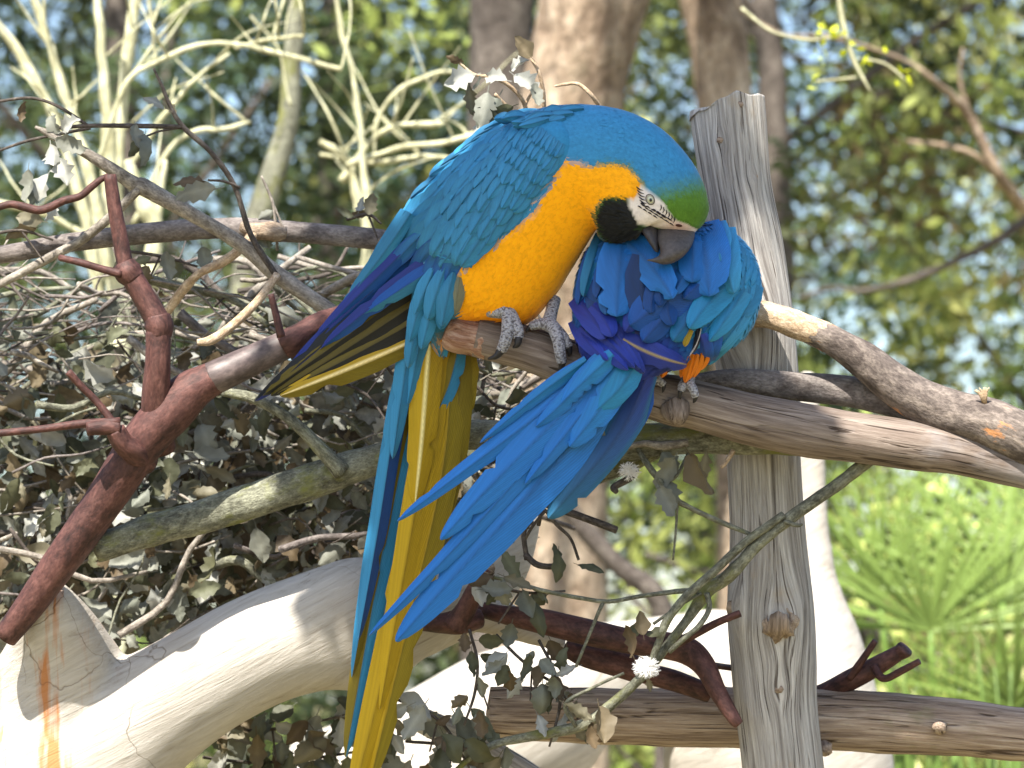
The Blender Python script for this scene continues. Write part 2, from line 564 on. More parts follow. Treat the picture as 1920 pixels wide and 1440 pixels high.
tree('evergreen_tree', 'shaded green tree behind the brush pile', 'tree', 330, 15.5, 3.6, (2.0, 1.3, 3.3), 13000, DARK + OLIVE, 0.065, group=G1, seed=17)
tree('evergreen_tree', 'tall pale green tree far behind the bent macaw', 'tree', 1330, 17.0, 3.8, (2.2, 1.4, 3.4), 13000, OLIVE + SUNNY, 0.07, group=G1, seed=19)
tree('evergreen_tree', 'far bluish tree beyond the sunlit yellow green tree', 'tree', 2150, 17.5, 3.8, (2.1, 1.4, 3.4), 12000, BLUEG + SUNNY, 0.07, group=G1, seed=22)
tree('evergreen_tree', 'far dark tree beyond the pale yellow shrub', 'tree', -190, 16.5, 3.7, (1.9, 1.4, 3.2), 12000, DARK + BLUEG, 0.065, group=G1, seed=25)
# distant wood that closes the view along the ground
def far_wood():
    rs = np.random.RandomState(41)
    n = 16000
    P = np.stack([rs.uniform(-9, 9, n), rs.uniform(24, 30, n), rs.uniform(0, 2.6, n) ** 1.0], 1)
    P[:, 2] *= 0.75 + 0.35 * np.sin(P[:, 0] * 1.3) * np.cos(P[:, 0] * 0.7 + 1)
    C = np.array([(OLIVE + DARK + SUNNY)[i] for i in rs.randint(0, 16, n)]) * rs.uniform(0.7, 1.3, (n, 1))
    V, q, C = leaf_quads(P, 0.13, C, rs=rs)
    link('far_wood_foliage', quad_mesh('far_wood_foliage', V, q, C, M['tree_leaf']), kind='stuff', label='distant green undergrowth closing the view under the trees', cat='undergrowth')


far_wood()


# ------------------------------------------------------------------ plain trunks between bird and trees
def plain_trunk(name, label, pts, mat, seed, group=None, rough=0.1):
    """pts px outline of the part in view, carried down to the ground and up to a crown out of view"""
    P = catmull(pts, 6)
    C = atn(P[:, :3]); R = P[:, 3] * P[:, 2] / F
    lo = C[-1].copy(); lo[2] = -0.1
    up = C[0] + (C[0] - C[min(6, len(C) - 1)]) / np.linalg.norm(C[0] - C[min(6, len(C) - 1)]) * 5.5
    n = 12
    t = np.linspace(0, 1, n)[1:, None]
    C = np.concatenate([np.array([up + (C[0] - up) * k / n for k in range(n)]), C, C[-1] + (lo - C[-1]) * t])
    R = np.concatenate([R[0] * np.linspace(0.6, 1, n), R, R[-1] * np.linspace(1, 1.35, n - 1)])
    th = thing(name, lo, label, 'tree', group)
    mb = MB()
    v, f, tc = tube_w(C, R, 22, rough=rough, freq=8, seed=seed, lump=0.08)
    mb.add(v, f, tc)
    mb.build('trunk', mat, th)
    rs = np.random.RandomState(seed)
    Pc, k, cc = crown_points(tuple(up + np.array([0, 0, 0.8])), (1.0, 1.0, 0.8), 1200, 40, 0.16, rs)
    V, q, Cc = leaf_quads(Pc, 0.07, np.array([OLIVE[i % 4] for i in k]), rs=rs)
    link('crown', quad_mesh('crown', V, q, Cc, M['tree_leaf']), th)
    return th


plain_trunk('tree_trunk', 'stout sunlit tree trunk rising behind the bent macaw', [(1126, -60, 8.0, 110), (1102, 60, 8.0, 102), (1076, 180, 8.0, 97), (1060, 420, 8.0, 100), (1040, 800, 8.0, 104), (1030, 1100, 8.0, 110)], M['tree_bark'], 4)
plain_trunk('tree_trunk', 'shaded grey trunk partly hidden by the stout sunlit trunk', [(945, -60, 9.0, 62), (940, 100, 9.0, 60), (935, 300, 9.0, 60), (930, 900, 9.0, 64)], M['shade_bark'], 6)
plain_trunk('tree_trunk', 'smooth grey trunk rising above the top of the weathered post', [(1322, -60, 8.6, 56), (1345, 60, 8.6, 54), (1358, 180, 8.6, 52), (1380, 420, 8.6, 54), (1400, 900, 8.6, 58)], M['tree_bark'], 8)
plain_trunk('sapling', 'slim grey green sapling trunk bending behind the brush pile', [(562, -40, 6.8, 17), (548, 120, 6.8, 18), (540, 230, 6.8, 20), (505, 350, 6.8, 24), (470, 460, 6.8, 26), (440, 700, 6.8, 28)], M['mossy'], 10)


def limb_in_view(label, pts, mat, name='bough', res=6, **kw):
    """a blurred bough that hangs into view from a tree beside the frame"""
    mb = MB()
    for p in pts:
        tube(mb, [(x, y, d, r * 0.6) for x, y, d, r in p], 9, res, rough=0.25, freq=24, **kw)
    return mb.build(name, mat, label=label, cat='branch', group='blurred boughs in front of the trees')


limb_in_view('grey bough with a kink hanging down beside the post', [[(2060, 470, 8.6, 22), (1930, 395, 8.5, 18), (1870, 320, 8.4, 17), (1815, 215, 8.4, 16), (1750, 150, 8.3, 9), (1690, 110, 8.3, 5), (1560, 70, 8.3, 6), (1470, 65, 8.3, 6), (1400, 25, 8.3, 7), (1360, -40, 8.3, 8)],
    [(1910, 390, 8.5, 12), (1840, 300, 8.4, 9), (1780, 275, 8.4, 8), (1700, 265, 8.4, 7)], [(1818, 215, 8.4, 8), (1800, 150, 8.4, 6), (1805, 90, 8.4, 4)]], M['tree_bark'])
limb_in_view('dark bough arching low through the sunny leaves', [[(2060, 330, 9.6, 20), (1930, 410, 9.6, 18), (1860, 455, 9.6, 14), (1720, 520, 9.6, 12), (1620, 545, 9.6, 9), (1560, 540, 9.6, 8), (1500, 560, 9.6, 8)]], M['twig_dark'])
limb_in_view('dark twisted bough low between the tail and the post', [[(1030, 900, 7.6, 26), (1090, 985, 7.6, 30), (1160, 1060, 7.6, 30), (1230, 1120, 7.6, 34), (1260, 1250, 7.6, 40), (1250, 1500, 7.6, 46)]], M['twig_dark'])
limb_in_view('thin bleached twig with yellow buds hanging from above', [[(1570, -30, 6.2, 8), (1580, 40, 6.2, 8), (1600, 110, 6.2, 6), (1632, 172, 6.2, 4)], [(1608, 110, 6.2, 4), (1660, 120, 6.2, 4), (1710, 160, 6.2, 3)], [(1606, 145, 6.2, 4), (1560, 150, 6.2, 3), (1530, 152, 6.2, 3)], [(1585, 60, 6.2, 4), (1530, 75, 6.2, 4), (1450, 60, 6.2, 4), (1390, 15, 6.2, 5)]], M['pale_bark'])

# ------------------------------------------------------------------ pale multi-stemmed shrub
sh_base = at(215, 720, 6.0); sh_base.z = -0.05
shrub = thing('bare_shrub', sh_base, 'bare sunlit shrub with pale yellow stems fanning up', 'shrub')
stems = [
    [(225, 900, 6.0, 26), (215, 520, 6.0, 25), (207, 380, 6.0, 23), (200, 220, 6.0, 18), (188, 60, 6.0, 15), (180, -60, 6.0, 14)],
    [(205, 520, 5.95, 18), (165, 320, 5.95, 17), (128, 200, 5.95, 15), (95, 90, 5.95, 14), (50, -40, 5.95, 13)],
    [(190, 560, 6.05, 18), (150, 370, 6.05, 18), (95, 210, 6.05, 16), (30, 90, 6.05, 15), (-40, 0, 6.05, 14)],
    [(220, 480, 6.1, 16), (225, 250, 6.1, 17), (240, 110, 6.1, 18), (262, -50, 6.1, 17)],
    [(185, 300, 5.9, 7), (235, 160, 5.9, 8), (290, 118, 5.9, 8), (370, 86, 5.9, 8), (450, 84, 5.9, 8), (540, 105, 5.9, 8), (640, 130, 5.9, 7)],
    [(292, 115, 5.9, 6), (285, 50, 5.9, 5), (275, -30, 5.9, 5)],
    [(440, 90, 5.9, 6), (500, 75, 5.9, 6), (570, 68, 5.9, 5)],
    [(235, 330, 6.0, 8), (300, 225, 6.0, 8), (370, 145, 6.0, 6), (430, 100, 6.0, 4)],
    [(250, 420, 6.0, 9), (330, 265, 6.0, 8), (430, 240, 6.0, 7), (470, 228, 6.0, 5)],
    [(280, 540, 5.8, 26), (290, 430, 5.8, 24), (262, 370, 5.8, 20), (240, 300, 5.8, 14)],
    [(160, 440, 5.9, 10), (90, 405, 5.9, 9), (0, 380, 5.9, 9), (-60, 360, 5.9, 8)],
    [(330, 600, 5.9, 14), (295, 470, 5.9, 13), (300, 380, 5.9, 11), (310, 300, 5.9, 7)],
]
stems[0].insert(0, (*to_px((sh_base.x, sh_base.y, -0.1))[:2], 6.0, 32))
def kinky(s, k, rr):
    P = catmull(s, 4); out = []
    for i, p in enumerate(P):
        j = k if 0 < i < len(P) - 1 else 0
        out.append((p[0] + rr.gauss(0, j), p[1] + rr.gauss(0, j), p[2], p[3] * rr.uniform(0.8, 1.2)))
    return out


rst = random.Random(12)
def stems_of(parent, stems, n_side, box):
    for s in stems:
        s = [(x, y, d, r * (0.62 if r < 22 else 0.8)) for x, y, d, r in s]
        mb = MB(); tube(mb, kinky(s, 0.9, rst), 9, 3, rough=0.12, freq=22)
        mb.build('stem', M['pale_bark'], parent)
    for k in range(n_side):                                   # fine side twigs
        s = rst.choice(stems); p = catmull(s, 6)
        q = p[rst.randrange(2, len(p))]
        if not (box[0] < q[0] < box[1] and q[1] < box[2]): continue
        a = rst.uniform(-2.6, -0.5); L = rst.uniform(70, 230)
        x1, y1 = q[0] + math.cos(a) * L * 0.5 + rst.gauss(0, 4), q[1] + math.sin(a) * L * 0.5 + rst.gauss(0, 4)
        g_ = a + rst.gauss(0, 0.12); x2, y2 = q[0] + math.cos(g_) * L, q[1] + math.sin(g_) * L
        r = min(q[3] * 0.5, rst.uniform(1.6, 3.2))
        mb = MB(); tube(mb, kinky([(q[0], q[1], q[2], r), (x1, y1, q[2] + rst.gauss(0, .05), r * .8), (x2, y2, q[2] + rst.gauss(0, .08), r * .4)], 0.5, rst), 6, 2)
        mb.build('side_twig', M['pale_bark'], parent)


stems_of(shrub, stems, 34, (-60, 660, 460))
# second pale bush seen between pile and bird
b2 = at(690, 720, 6.3); b2.z = -0.05
shrub2 = thing('bare_shrub', b2, 'bleached bare twigs crossing beside the back of the bent macaw', 'shrub')
st2 = [
    [(690, 900, 6.3, 14), (690, 480, 6.3, 13), (660, 330, 6.3, 11), (640, 280, 6.3, 10)],
    [(640, 340, 6.3, 12), (720, 245, 6.3, 9), (830, 232, 6.3, 9)],
    [(650, 310, 6.25, 9), (740, 280, 6.25, 9), (840, 265, 6.25, 9), (900, 250, 6.25, 8)],
    [(600, 265, 6.3, 10), (650, 300, 6.3, 12), (665, 360, 6.3, 10), (668, 395, 6.3, 7)],
    [(700, 300, 6.3, 6), (710, 220, 6.3, 7), (755, 165, 6.3, 7), (830, 135, 6.3, 6), (880, 140, 6.3, 4)],
    [(600, 290, 6.35, 6), (700, 305, 6.35, 8), (790, 292, 6.35, 7), (850, 298, 6.35, 5)],
    [(680, 520, 6.2, 16), (690, 420, 6.2, 14), (680, 300, 6.2, 10), (665, 150, 6.2, 8), (640, 60, 6.2, 8), (628, -40, 6.2, 8)],
    [(470, 30, 6.4, 4), (520, 90, 6.4, 4), (545, 200, 6.4, 4), (470, -30, 6.4, 5)][:3],
]
st2[0].insert(0, (*to_px((b2.x, b2.y, -0.1))[:2], 6.3, 20))
stems_of(shrub2, st2, 18, (560, 920, 420))
# sprigs of fresh yellow-green buds on the blurred twigs
mbud = MB()
rsb = np.random.RandomState(3)
for (px, py, d, k) in [(1570, 75, 6.2, 16), (1545, 65, 6.2, 8), (1620, 90, 6.2, 7), (1545, 100, 6.2, 4), (1535, 152, 6.2, 4), (1700, 145, 6.2, 5)]:
    P = atn(np.array([[px, py, d]] * k) + rsb.normal(size=(k, 3)) * np.array([14, 12, 0.01]))
    V, q, C = leaf_quads(P, 0.011, np.tile(lin(206, 214, 40), (k, 1)), rs=rsb)
    mbud.add(V, q.tolist(), c=C)
mbud.build('spring_buds', M['palm'], bpy.data.objects['bough.003'], kind='stuff')


# ------------------------------------------------------------------ added out-of-frame tree, its leaf discs set on sun rays to shade the birds
def sun_blocker_tree():
    rs = np.random.RandomState(77)
    base = Vector((-0.9, -5.2, -0.05))
    t = thing('sun_blocker_tree', base, 'added unseen evergreen tree with leaf discs placed to shade the macaws', 'tree')
    mb = MB()
    P = catmull(np.array([base, base + Vector((-0.05, 0.1, 1.6)), base + Vector((0.1, 0.35, 3.2)), base + Vector((0.2, 0.9, 4.8))]), 6)
    v, f, tc = tube_w(P, np.linspace(0.2, 0.09, len(P)), 16, rough=0.15, freq=7)
    mb.add(v, f, tc); mb.build('trunk', M['tree_bark'], t)
    # (px, py, depth, reach along the sun ray, spread px, leaves): what stands in its shade
    spots = []
    for px, py, rad, n, deps in SHADE:
        for dd in deps:
            T = at(px, py, dd)
            spots.append((np.array(T + SUN * rs.uniform(1.7, 2.6)), rad * 4.0 / F, n))
    Pl = []
    S = np.array(SUN); e1 = np.cross(S, [0, 1, 0]); e1 /= np.linalg.norm(e1); e2 = np.cross(S, e1)
    for kk, (c, r, n) in enumerate(spots):
        rr = r * np.sqrt(rs.rand(n, 1)); aa = rs.uniform(0, 6.283, (n, 1))
        Pl.append(c + e1 * rr * np.cos(aa) + e2 * rr * np.sin(aa) + S * rs.normal(0, 0.12, (n, 1)))
        if kk % 3: continue
        lb = MB()
        s = np.array(P[rs.randint(len(P) - 3, len(P))])
        pts = catmull(np.array([s, (s + c) / 2 + np.array([0, 0, 0.25]), c]), 5)
        v, f, tc = tube_w(pts, np.linspace(0.016, 0.004, len(pts)), 6)
        lb.add(v, f, tc); lb.build('limb', M['tree_bark'], t)
    Pl = np.concatenate(Pl)
    C = np.array([DARK[i] for i in rs.randint(0, 4, len(Pl))])
    V, q, C = leaf_quads(Pl, 0.055, C, up_bias=1.4, rs=rs)
    link('crown', quad_mesh('crown', V, q, C, M['tree_leaf']), t)


BD = (3.91,)
SHADE = [(x, y, 78, 40, BD) for x, y in [(1010, 260), (1110, 260), (1210, 300), (1290, 360), (900, 330), (1000, 370), (1110, 380), (830, 420), (930, 470), (1040, 480), (780, 520), (880, 560), (980, 570)]]
SHADE += [(x, y, 75, 40, (3.885,)) for x, y in [(1140, 500), (1250, 490), (1350, 500), (1120, 590), (1220, 590), (1320, 590), (1390, 560), (1180, 660), (1300, 660)]]
SHADE += [(x, y, 62, 24, (3.9,)) for x, y in [(1110, 730), (1040, 800), (960, 880), (890, 960), (820, 1050), (750, 1130), (1050, 700), (860, 880)]]
SHADE += [(x, y, 62, 24, (3.985,)) for x, y in [(680, 580), (590, 650), (520, 720), (790, 680), (780, 800), (760, 920), (730, 1060), (700, 1200), (690, 1330)]]
SHADE += [(1340, 230, 70, 20, (4.05,)), (1370, 340, 60, 14, (4.04,))]
rsx = random.Random(5)
SHADE += [(rsx.uniform(-60, 720), rsx.uniform(560, 1000), rsx.uniform(40, 90), rsx.randint(10, 24), (rsx.uniform(4.25, 4.4),)) for _ in range(9)]
SHADE += [(1450, 1380, 60, 14, (4.03,)), (1600, 1330, 50, 10, (4.12,))]
sun_blocker_tree()

# ------------------------------------------------------------------ weathered post
def build_post():
    base = at(1470, 720, 4.085); base.z = 0
    t = thing('weathered_post', base, 'upright weathered grey wooden post with knots and deep grain', 'post')
    pts = [(1362, 183, 4.085, 71), (1366, 230, 4.085, 71), (1379, 340, 4.085, 67), (1399, 450, 4.085, 69), (1410, 560, 4.085, 74), (1416, 650, 4.085, 78), (1428, 760, 4.085, 73), (1432, 860, 4.085, 70), (1440, 1000, 4.085, 72), (1446, 1140, 4.085, 81), (1451, 1240, 4.085, 80), (1455, 1320, 4.085, 77), (1468, 1440, 4.085, 77), (1480, 1560, 4.085, 78)]
    P = catmull(pts, 12)
    C = atn(P[:, :3]); R = P[:, 3] * 4.085 / F
    lo = C[-1].copy(); lo[2] = -0.05
    ext = np.linspace(0, 1, 40)[1:, None]
    C = np.concatenate([C, C[-1] + (lo - C[-1]) * ext]); R = np.concatenate([R, np.full(39, R[-1] * 1.05)])
    seg = 96
    knots = [(1350, 263, 10, 0.0012), (1416, 330, 9, 0.001), (1462, 1165, 34, 0.006), (1382, 1142, 26, 0.007), (1461, 1292, 15, 0.001), (1400, 620, 44, 0.008)]
    K = [(np.array(at(x, y, 4.085 - 0.04)), r * 4.05 / F, h) for x, y, r, h in knots]
    L = 0; V = []; TC = []
    # side direction fixed: x right, and towards camera
    for i in range(len(C)):
        if i: L += np.linalg.norm(C[i] - C[i - 1])
        for j in range(seg):
            a = 2 * math.pi * j / seg
            n = np.array([math.cos(a), math.sin(a), 0.0])
            q = Vector((math.cos(a) * 2.1, math.sin(a) * 2.1, L * 3))
            r = R[i] * (1 + 0.035 * mnoise.noise(q * 1.3) - 0.02 * abs(mnoise.noise(Vector((math.cos(a) * 9, math.sin(a) * 9, L * 1.5)))))
            p = C[i] + n * r
            aa = a
            if i < 8:                                    # uneven broken top
                p[2] -= (0.022 * max(0, -n[0] + 0.2) + 0.007 * mnoise.noise(Vector((n[0] * 2, n[1] * 2, 4)))) * (1 - i / 8)
            for kp, kr, kh in K:
                dd = p - kp
                if dd.dot(dd) < (kr * 5) ** 2:
                    ang = math.atan2(kp[1] - C[i][1], kp[0] - C[i][0])
                    da = (aa - ang + math.pi) % (2 * math.pi) - math.pi
                    e = math.exp(-((da * R[i] / kr) ** 2 * 0.5 + ((p[2] - kp[2]) / (kr * 1.7)) ** 2 * 0.5))
                    aa = ang + da * (1 - 0.85 * e)
                    p = p + n * kh * e
            V.append(p); TC.append((math.cos(aa) * 0.045, math.sin(aa) * 0.045, L))
    f = [(i * seg + j, (i + 1) * seg + j, (i + 1) * seg + (j + 1) % seg, i * seg + (j + 1) % seg) for i in range(len(C) - 1) for j in range(seg)]
    # top: two inner rings sunk a little
    top = np.array(V[:seg])
    for s_ in (0.6, 0.25):
        base_i = len(V)
        for j in range(seg):
            p = C[0] + (top[j] - C[0]) * s_
            p[2] = top[j][2] * s_ + (C[0][2] - 0.006) * (1 - s_) + 0.003 * mnoise.noise(Vector(p) * 90)
            V.append(p); TC.append((TC[j][0] * s_, TC[j][1] * s_, p[2] * 0.2))
        prev = 0 if s_ == 0.6 else base_i - seg
        f += [(prev + j, prev + (j + 1) % seg, base_i + (j + 1) % seg, base_i + j) for j in range(seg)]
    V.append(C[0] - np.array([0, 0, 0.008])); TC.append((0, 0, 0))
    f += [(base_i + j, base_i + (j + 1) % seg, len(V) - 1) for j in range(seg)]
    mb = MB(); mb.add(V, f, TC); mb.build('timber', M['post'], t)
    mb = MB(); tube(mb, [(1462, 1172, 4.050, 36), (1462, 1170, 4.036, 33), (1463, 1168, 4.030, 29), (1463, 1166, 4.0265, 26), (1463, 1165, 4.027, 18), (1463, 1165, 4.031, 10)], 28, 5, rough=0.3, freq=150, lump=0.2)
    mb.build('knot', M['cut_end'], t)
    for x, y, r, cx, cr in [(1350, 263, 6, 1370, 69), (1416, 331, 5, 1378, 67), (1461, 1292, 8, 1453, 78), (1381, 1141, 17, 1446, 81), (1388, 196, 6, 1363, 71)]:
        d = 4.085 - math.sqrt(cr * cr - (x - cx) ** 2) * 4.085 / F
        mb = MB(); tube(mb, [(x, y, d + 0.01, r * 1.2), (x, y, d - 0.0015, r), (x, y, d + 0.001, r * 0.5)], 12, 2, rough=0.35, freq=400)
        mb.build('knot', M['rail'] if r < 10 else M['cut_end'], t)
    return t


build_post()

# ------------------------------------------------------------------ rails, perch and big branches
mb = MB(); tube(mb, [(918, 1338, 4.168, 48), (1000, 1340, 4.168, 51), (1200, 1343, 4.168, 54), (1400, 1346, 4.168, 56), (1600, 1350, 4.168, 56), (1800, 1366, 4.168, 52), (1950, 1380, 4.168, 50), (2300, 1400, 4.168, 50), (2700, 1420, 4.168, 50)], 40, 8, rough=0.05, freq=60, lump=0.12)
rail_base = at(1200, 1343, 4.168)
rail = thing('rail_log', rail_base, 'horizontal weathered log fixed low behind the grey post', 'log')
mb.build('timber', M['rail'], rail)
mb = MB(); tube(mb, [(1762, 1364, 4.13, 14), (1760, 1362, 4.122, 11), (1759, 1361, 4.118, 6)], 12, 3, rough=0.2, freq=200); mb.build('knot', M['rail'], rail)
mb = MB(); tube(mb, [(1545, 1402, 4.14, 16), (1548, 1405, 4.125, 12), (1549, 1406, 4.12, 6)], 12, 3, rough=0.25, freq=200); mb.build('knot', M['rail'], rail)
mb = MB()
P0 = at(2560, 1415, 4.24); tube_pts = np.array([[P0.x, P0.y, -0.05], [P0.x, P0.y, 0.8], [P0.x, P0.y, P0.z + 0.15]])
v, f, tc = tube_w(catmull(tube_pts, 6), np.full(13, 0.042), 20, rough=0.05, freq=30); mb.add(v, f, tc)
mb.build('support_post', M['post'], None, label='round grey post holding the far end of the rail log', cat='post')

mb = MB(); tube(mb, [(790, 1350, 4.27, 24), (850, 1378, 4.27, 28), (930, 1425, 4.27, 32), (1040, 1500, 4.27, 34), (1160, 1600, 4.27, 34)], 20, 6, rough=0.08, freq=60, flat=0.7)
brace = thing('broken_rail', at(930, 1425, 4.27), 'broken grey timber slanting down behind the hanging leaves', 'timber')
mb.build('timber', M['post'], brace)

perch = thing('perch_branch', at(1400, 783, 3.97), 'thick stripped brown perch branch both macaws stand on', 'branch')
mb = MB(); tube(mb, [(893, 632, 3.968, 40), (940, 643, 3.968, 41), (1000, 658, 3.968, 43), (1100, 693, 3.97, 45), (1200, 733, 3.97, 42), (1268, 752, 3.97, 47), (1300, 758, 3.97, 45), (1400, 783, 3.97, 48), (1500, 803, 3.97, 48), (1600, 820, 3.97, 45), (1700, 836, 3.97, 45), (1800, 852, 3.97, 40), (1920, 880, 3.97, 37), (2150, 935, 3.97, 36), (2600, 1010, 4.05, 34)], 40, 8, rough=0.04, freq=70, lump=0.16)
mb.build('limb', M['perch'], perch)
mb = MB(); tube(mb, [(838, 618, 3.966, 30), (848, 622, 3.966, 35), (866, 627, 3.966, 37), (884, 630, 3.967, 36), (900, 634, 3.968, 38), (915, 637, 3.968, 38)], 32, 6, rough=0.16, freq=160, lump=0.1)
mb.build('chewed_end', M['perch_chewed'], perch)
mb = MB(); tube(mb, [(1268, 765, 3.95, 30), (1270, 778, 3.944, 26), (1271, 790, 3.944, 17), (1271, 795, 3.945, 8)], 16, 4, rough=0.2, freq=90)
mb.build('burl', M['perch'], perch)

fork = thing('forked_branch', at(1760, 765, 4.0), 'dark forked branch with a bleached tip jammed against the post', 'branch')
mb = MB(); tube(mb, [(1404, 590, 4.028, 27), (1440, 592, 4.012, 24), (1500, 612, 4.0, 25), (1560, 637, 3.99, 28), (1620, 675, 3.985, 34), (1680, 722, 3.98, 38), (1750, 762, 3.975, 42), (1850, 790, 3.96, 45), (1930, 825, 3.955, 46), (2150, 930, 3.95, 46), (2500, 1080, 3.95, 46)], 32, 8, rough=0.07, freq=80, lump=0.14)
mb.build('limb', M['fork_bark'], fork)
mb = MB(); tube(mb, [(1402, 589, 4.027, 27.5), (1440, 591, 4.011, 25.2), (1500, 611, 3.999, 26), (1540, 627, 3.993, 27), (1556, 634, 3.991, 24)], 28, 8, rough=0.09, freq=120, lump=0.1)
mb.build('bleached_tip', M['straw'], fork)
mb = MB(); tube(mb, [(1300, 716, 4.03, 13), (1345, 711, 4.025, 17), (1400, 715, 4.022, 23), (1470, 722, 4.02, 27), (1540, 728, 4.018, 28), (1620, 738, 4.012, 30), (1700, 756, 4.0, 32), (1760, 772, 3.985, 32)], 28, 8, rough=0.06, freq=80, lump=0.12)
mb.build('limb', M['smooth_bark'], fork)
mb = MB(); 
for k in range(9):
    a = rnd.uniform(-1.2, 1.2); tube(mb, [(1846, 755, 3.945, 5), (1846 + 9 * math.sin(a), 742 - 6 * math.cos(a), 3.94, 3), (1846 + 18 * math.sin(a) + rnd.uniform(-4, 4), 738 - 12 * math.cos(a), 3.94, 1.2)], 5, 2)
mb.build('splintered_stub', M['straw'], fork)

mossy = thing('lichen_branch', at(1300, 820, 4.03), 'lichen speckled branch lying behind the perch and tails', 'branch')
mb = MB(); tube(mb, [(178, 1032, 4.06, 26), (280, 995, 4.07, 30), (400, 962, 4.08, 32), (520, 922, 4.08, 33), (620, 890, 4.08, 32), (720, 856, 4.08, 28), (800, 832, 4.075, 28), (880, 815, 4.07, 28), (1000, 826, 4.06, 30), (1100, 838, 4.04, 32), (1180, 828, 4.025, 33), (1300, 822, 4.018, 30), (1420, 826, 4.018, 26), (1520, 834, 4.016, 22), (1640, 848, 4.005, 14), (1700, 852, 4.0, 9)], 26, 8, rough=0.1, freq=110, lump=0.12)
mb.build('limb', M['mossy'], mossy)
mb = MB(); tube(mb, [(640, 885, 4.06, 18), (600, 840, 4.05, 13), (560, 800, 4.05, 11), (520, 770, 4.06, 10), (470, 745, 4.08, 10), (420, 735, 4.1, 9)], 14, 6, rough=0.1, freq=110); mb.build('side_branch', M['mossy'], mossy)
mb = MB(); tube(mb, [(1290, 830, 4.0, 7), (1240, 836, 4.0, 8), (1205, 832, 4.0, 6), (1150, 845, 4.0, 4)], 10, 4); mb.build('side_branch', M['twig'], mossy)
mb = MB(); tube(mb, [(1375, 845, 3.99, 5), (1360, 868, 3.985, 4), (1352, 876, 3.984, 4)], 10, 3); mb.build('stub', M['straw'], mossy)

low = thing('lichen_branch', at(1100, 890, 4.09), 'short lichen branch angling under the drooping blue tail', 'branch')
mb = MB(); tube(mb, [(820, 1010, 4.12, 20), (920, 962, 4.11, 22), (1020, 920, 4.1, 24), (1100, 892, 4.09, 24), (1170, 868, 4.07, 22), (1230, 845, 4.05, 16)], 20, 7, rough=0.12, freq=110); mb.build('limb', M['mossy'], low)

grey = thing('grey_branch', at(420, 428, 4.2), 'long smooth grey branch resting level across the brush pile', 'branch')
mb = MB(); tube(mb, [(-120, 492, 4.17, 15), (0, 478, 4.17, 17), (130, 455, 4.18, 18), (300, 435, 4.19, 20), (420, 428, 4.2, 20), (480, 431, 4.2, 22), (560, 435, 4.2, 20), (650, 443, 4.2, 20), (730, 452, 4.2, 20), (820, 470, 4.2, 18), (900, 500, 4.2, 15)], 22, 7, rough=0.05, freq=60); mb.build('limb', M['smooth_bark'], grey)
mb = MB(); tube(mb, [(452, 424, 4.175, 10), (480, 432, 4.172, 16), (512, 434, 4.172, 17), (535, 437, 4.177, 12)], 16, 5, rough=0.25, freq=160); mb.build('torn_collar', M['cut_end'], grey)
mb = MB(); tube(mb, [(478, 436, 4.17, 12), (455, 462, 4.165, 9), (420, 490, 4.165, 9), (375, 512, 4.17, 8), (340, 548, 4.19, 9), (310, 590, 4.21, 9)], 14, 5, rough=0.2, freq=130); mb.build('side_branch', M['straw'], grey)

diag = thing('grey_branch', at(450, 455, 4.13), 'slanting grey branch with a broken tip above the brush pile', 'branch')
mb = MB(); tube(mb, [(66, 238, 4.1, 3), (100, 255, 4.1, 8), (170, 292, 4.1, 10), (255, 347, 4.11, 15), (270, 352, 4.11, 17), (350, 396, 4.12, 14), (450, 456, 4.13, 14), (520, 515, 4.14, 16), (570, 550, 4.14, 15), (630, 590, 4.15, 14), (720, 650, 4.17, 13), (800, 700, 4.2, 11)], 18, 7, rough=0.08, freq=90); mb.build('limb', M['twig'], diag)
mb = MB(); tube(mb, [(262, 352, 4.105, 9), (215, 400, 4.12, 9), (150, 452, 4.14, 9), (98, 480, 4.15, 9), (40, 512, 4.16, 8), (-30, 548, 4.17, 8)], 14, 6, rough=0.1, freq=90); mb.build('side_branch', M['twig'], diag)
mb = MB(); tube(mb, [(520, 515, 4.12, 8), (480, 568, 4.1, 8), (430, 615, 4.09, 9), (395, 638, 4.085, 9), (370, 642, 4.085, 6)], 14, 6, rough=0.12, freq=120); mb.build('side_branch', M['straw'], diag)

# ------------------------------------------------------------------ rust red steel armature with branches
red = thing('steel_branch', at(40, 1150, 4.05), 'rust red painted steel branch frame rising from the pale sculpted limb', 'metal branch')
def redpart(name, pts, mat='rust', seg=20, res=6, **kw):
    mb = MB(); tube(mb, pts, seg, res, **kw); return mb.build(name, M[mat], red)
redpart('main_pipe', [(10, 1195, 4.06, 24), (60, 1130, 4.05, 29), (120, 1045, 4.04, 34), (200, 930, 4.03, 38), (270, 825, 4.02, 42), (320, 770, 4.02, 44), (355, 735, 4.02, 40), (388, 715, 4.02, 34), (412, 704, 4.02, 31)], rough=0.04, freq=50, lump=0.08)
redpart('upright_pipe', [(300, 838, 4.045, 30), (294, 785, 4.02, 29), (293, 735, 4.008, 27), (296, 680, 4.0, 24), (297, 620, 4.0, 24)], lump=0.05)
redpart('upright_pipe', [(298, 606, 4.0, 24), (272, 560, 4.0, 22), (243, 512, 4.0, 21)], lump=0.05)
redpart('weld', [(297, 632, 4.0, 23), (298, 612, 4.0, 27), (294, 592, 4.0, 24)], rough=0.1, freq=120)
redpart('weld', [(252, 526, 4.0, 21), (240, 510, 4.0, 26), (232, 492, 4.0, 19)], rough=0.1, freq=120)
redpart('upright_pipe', [(236, 505, 4.0, 16), (226, 450, 4.0, 15), (215, 390, 4.0, 13.5), (206, 328, 4.0, 12)], lump=0.03)
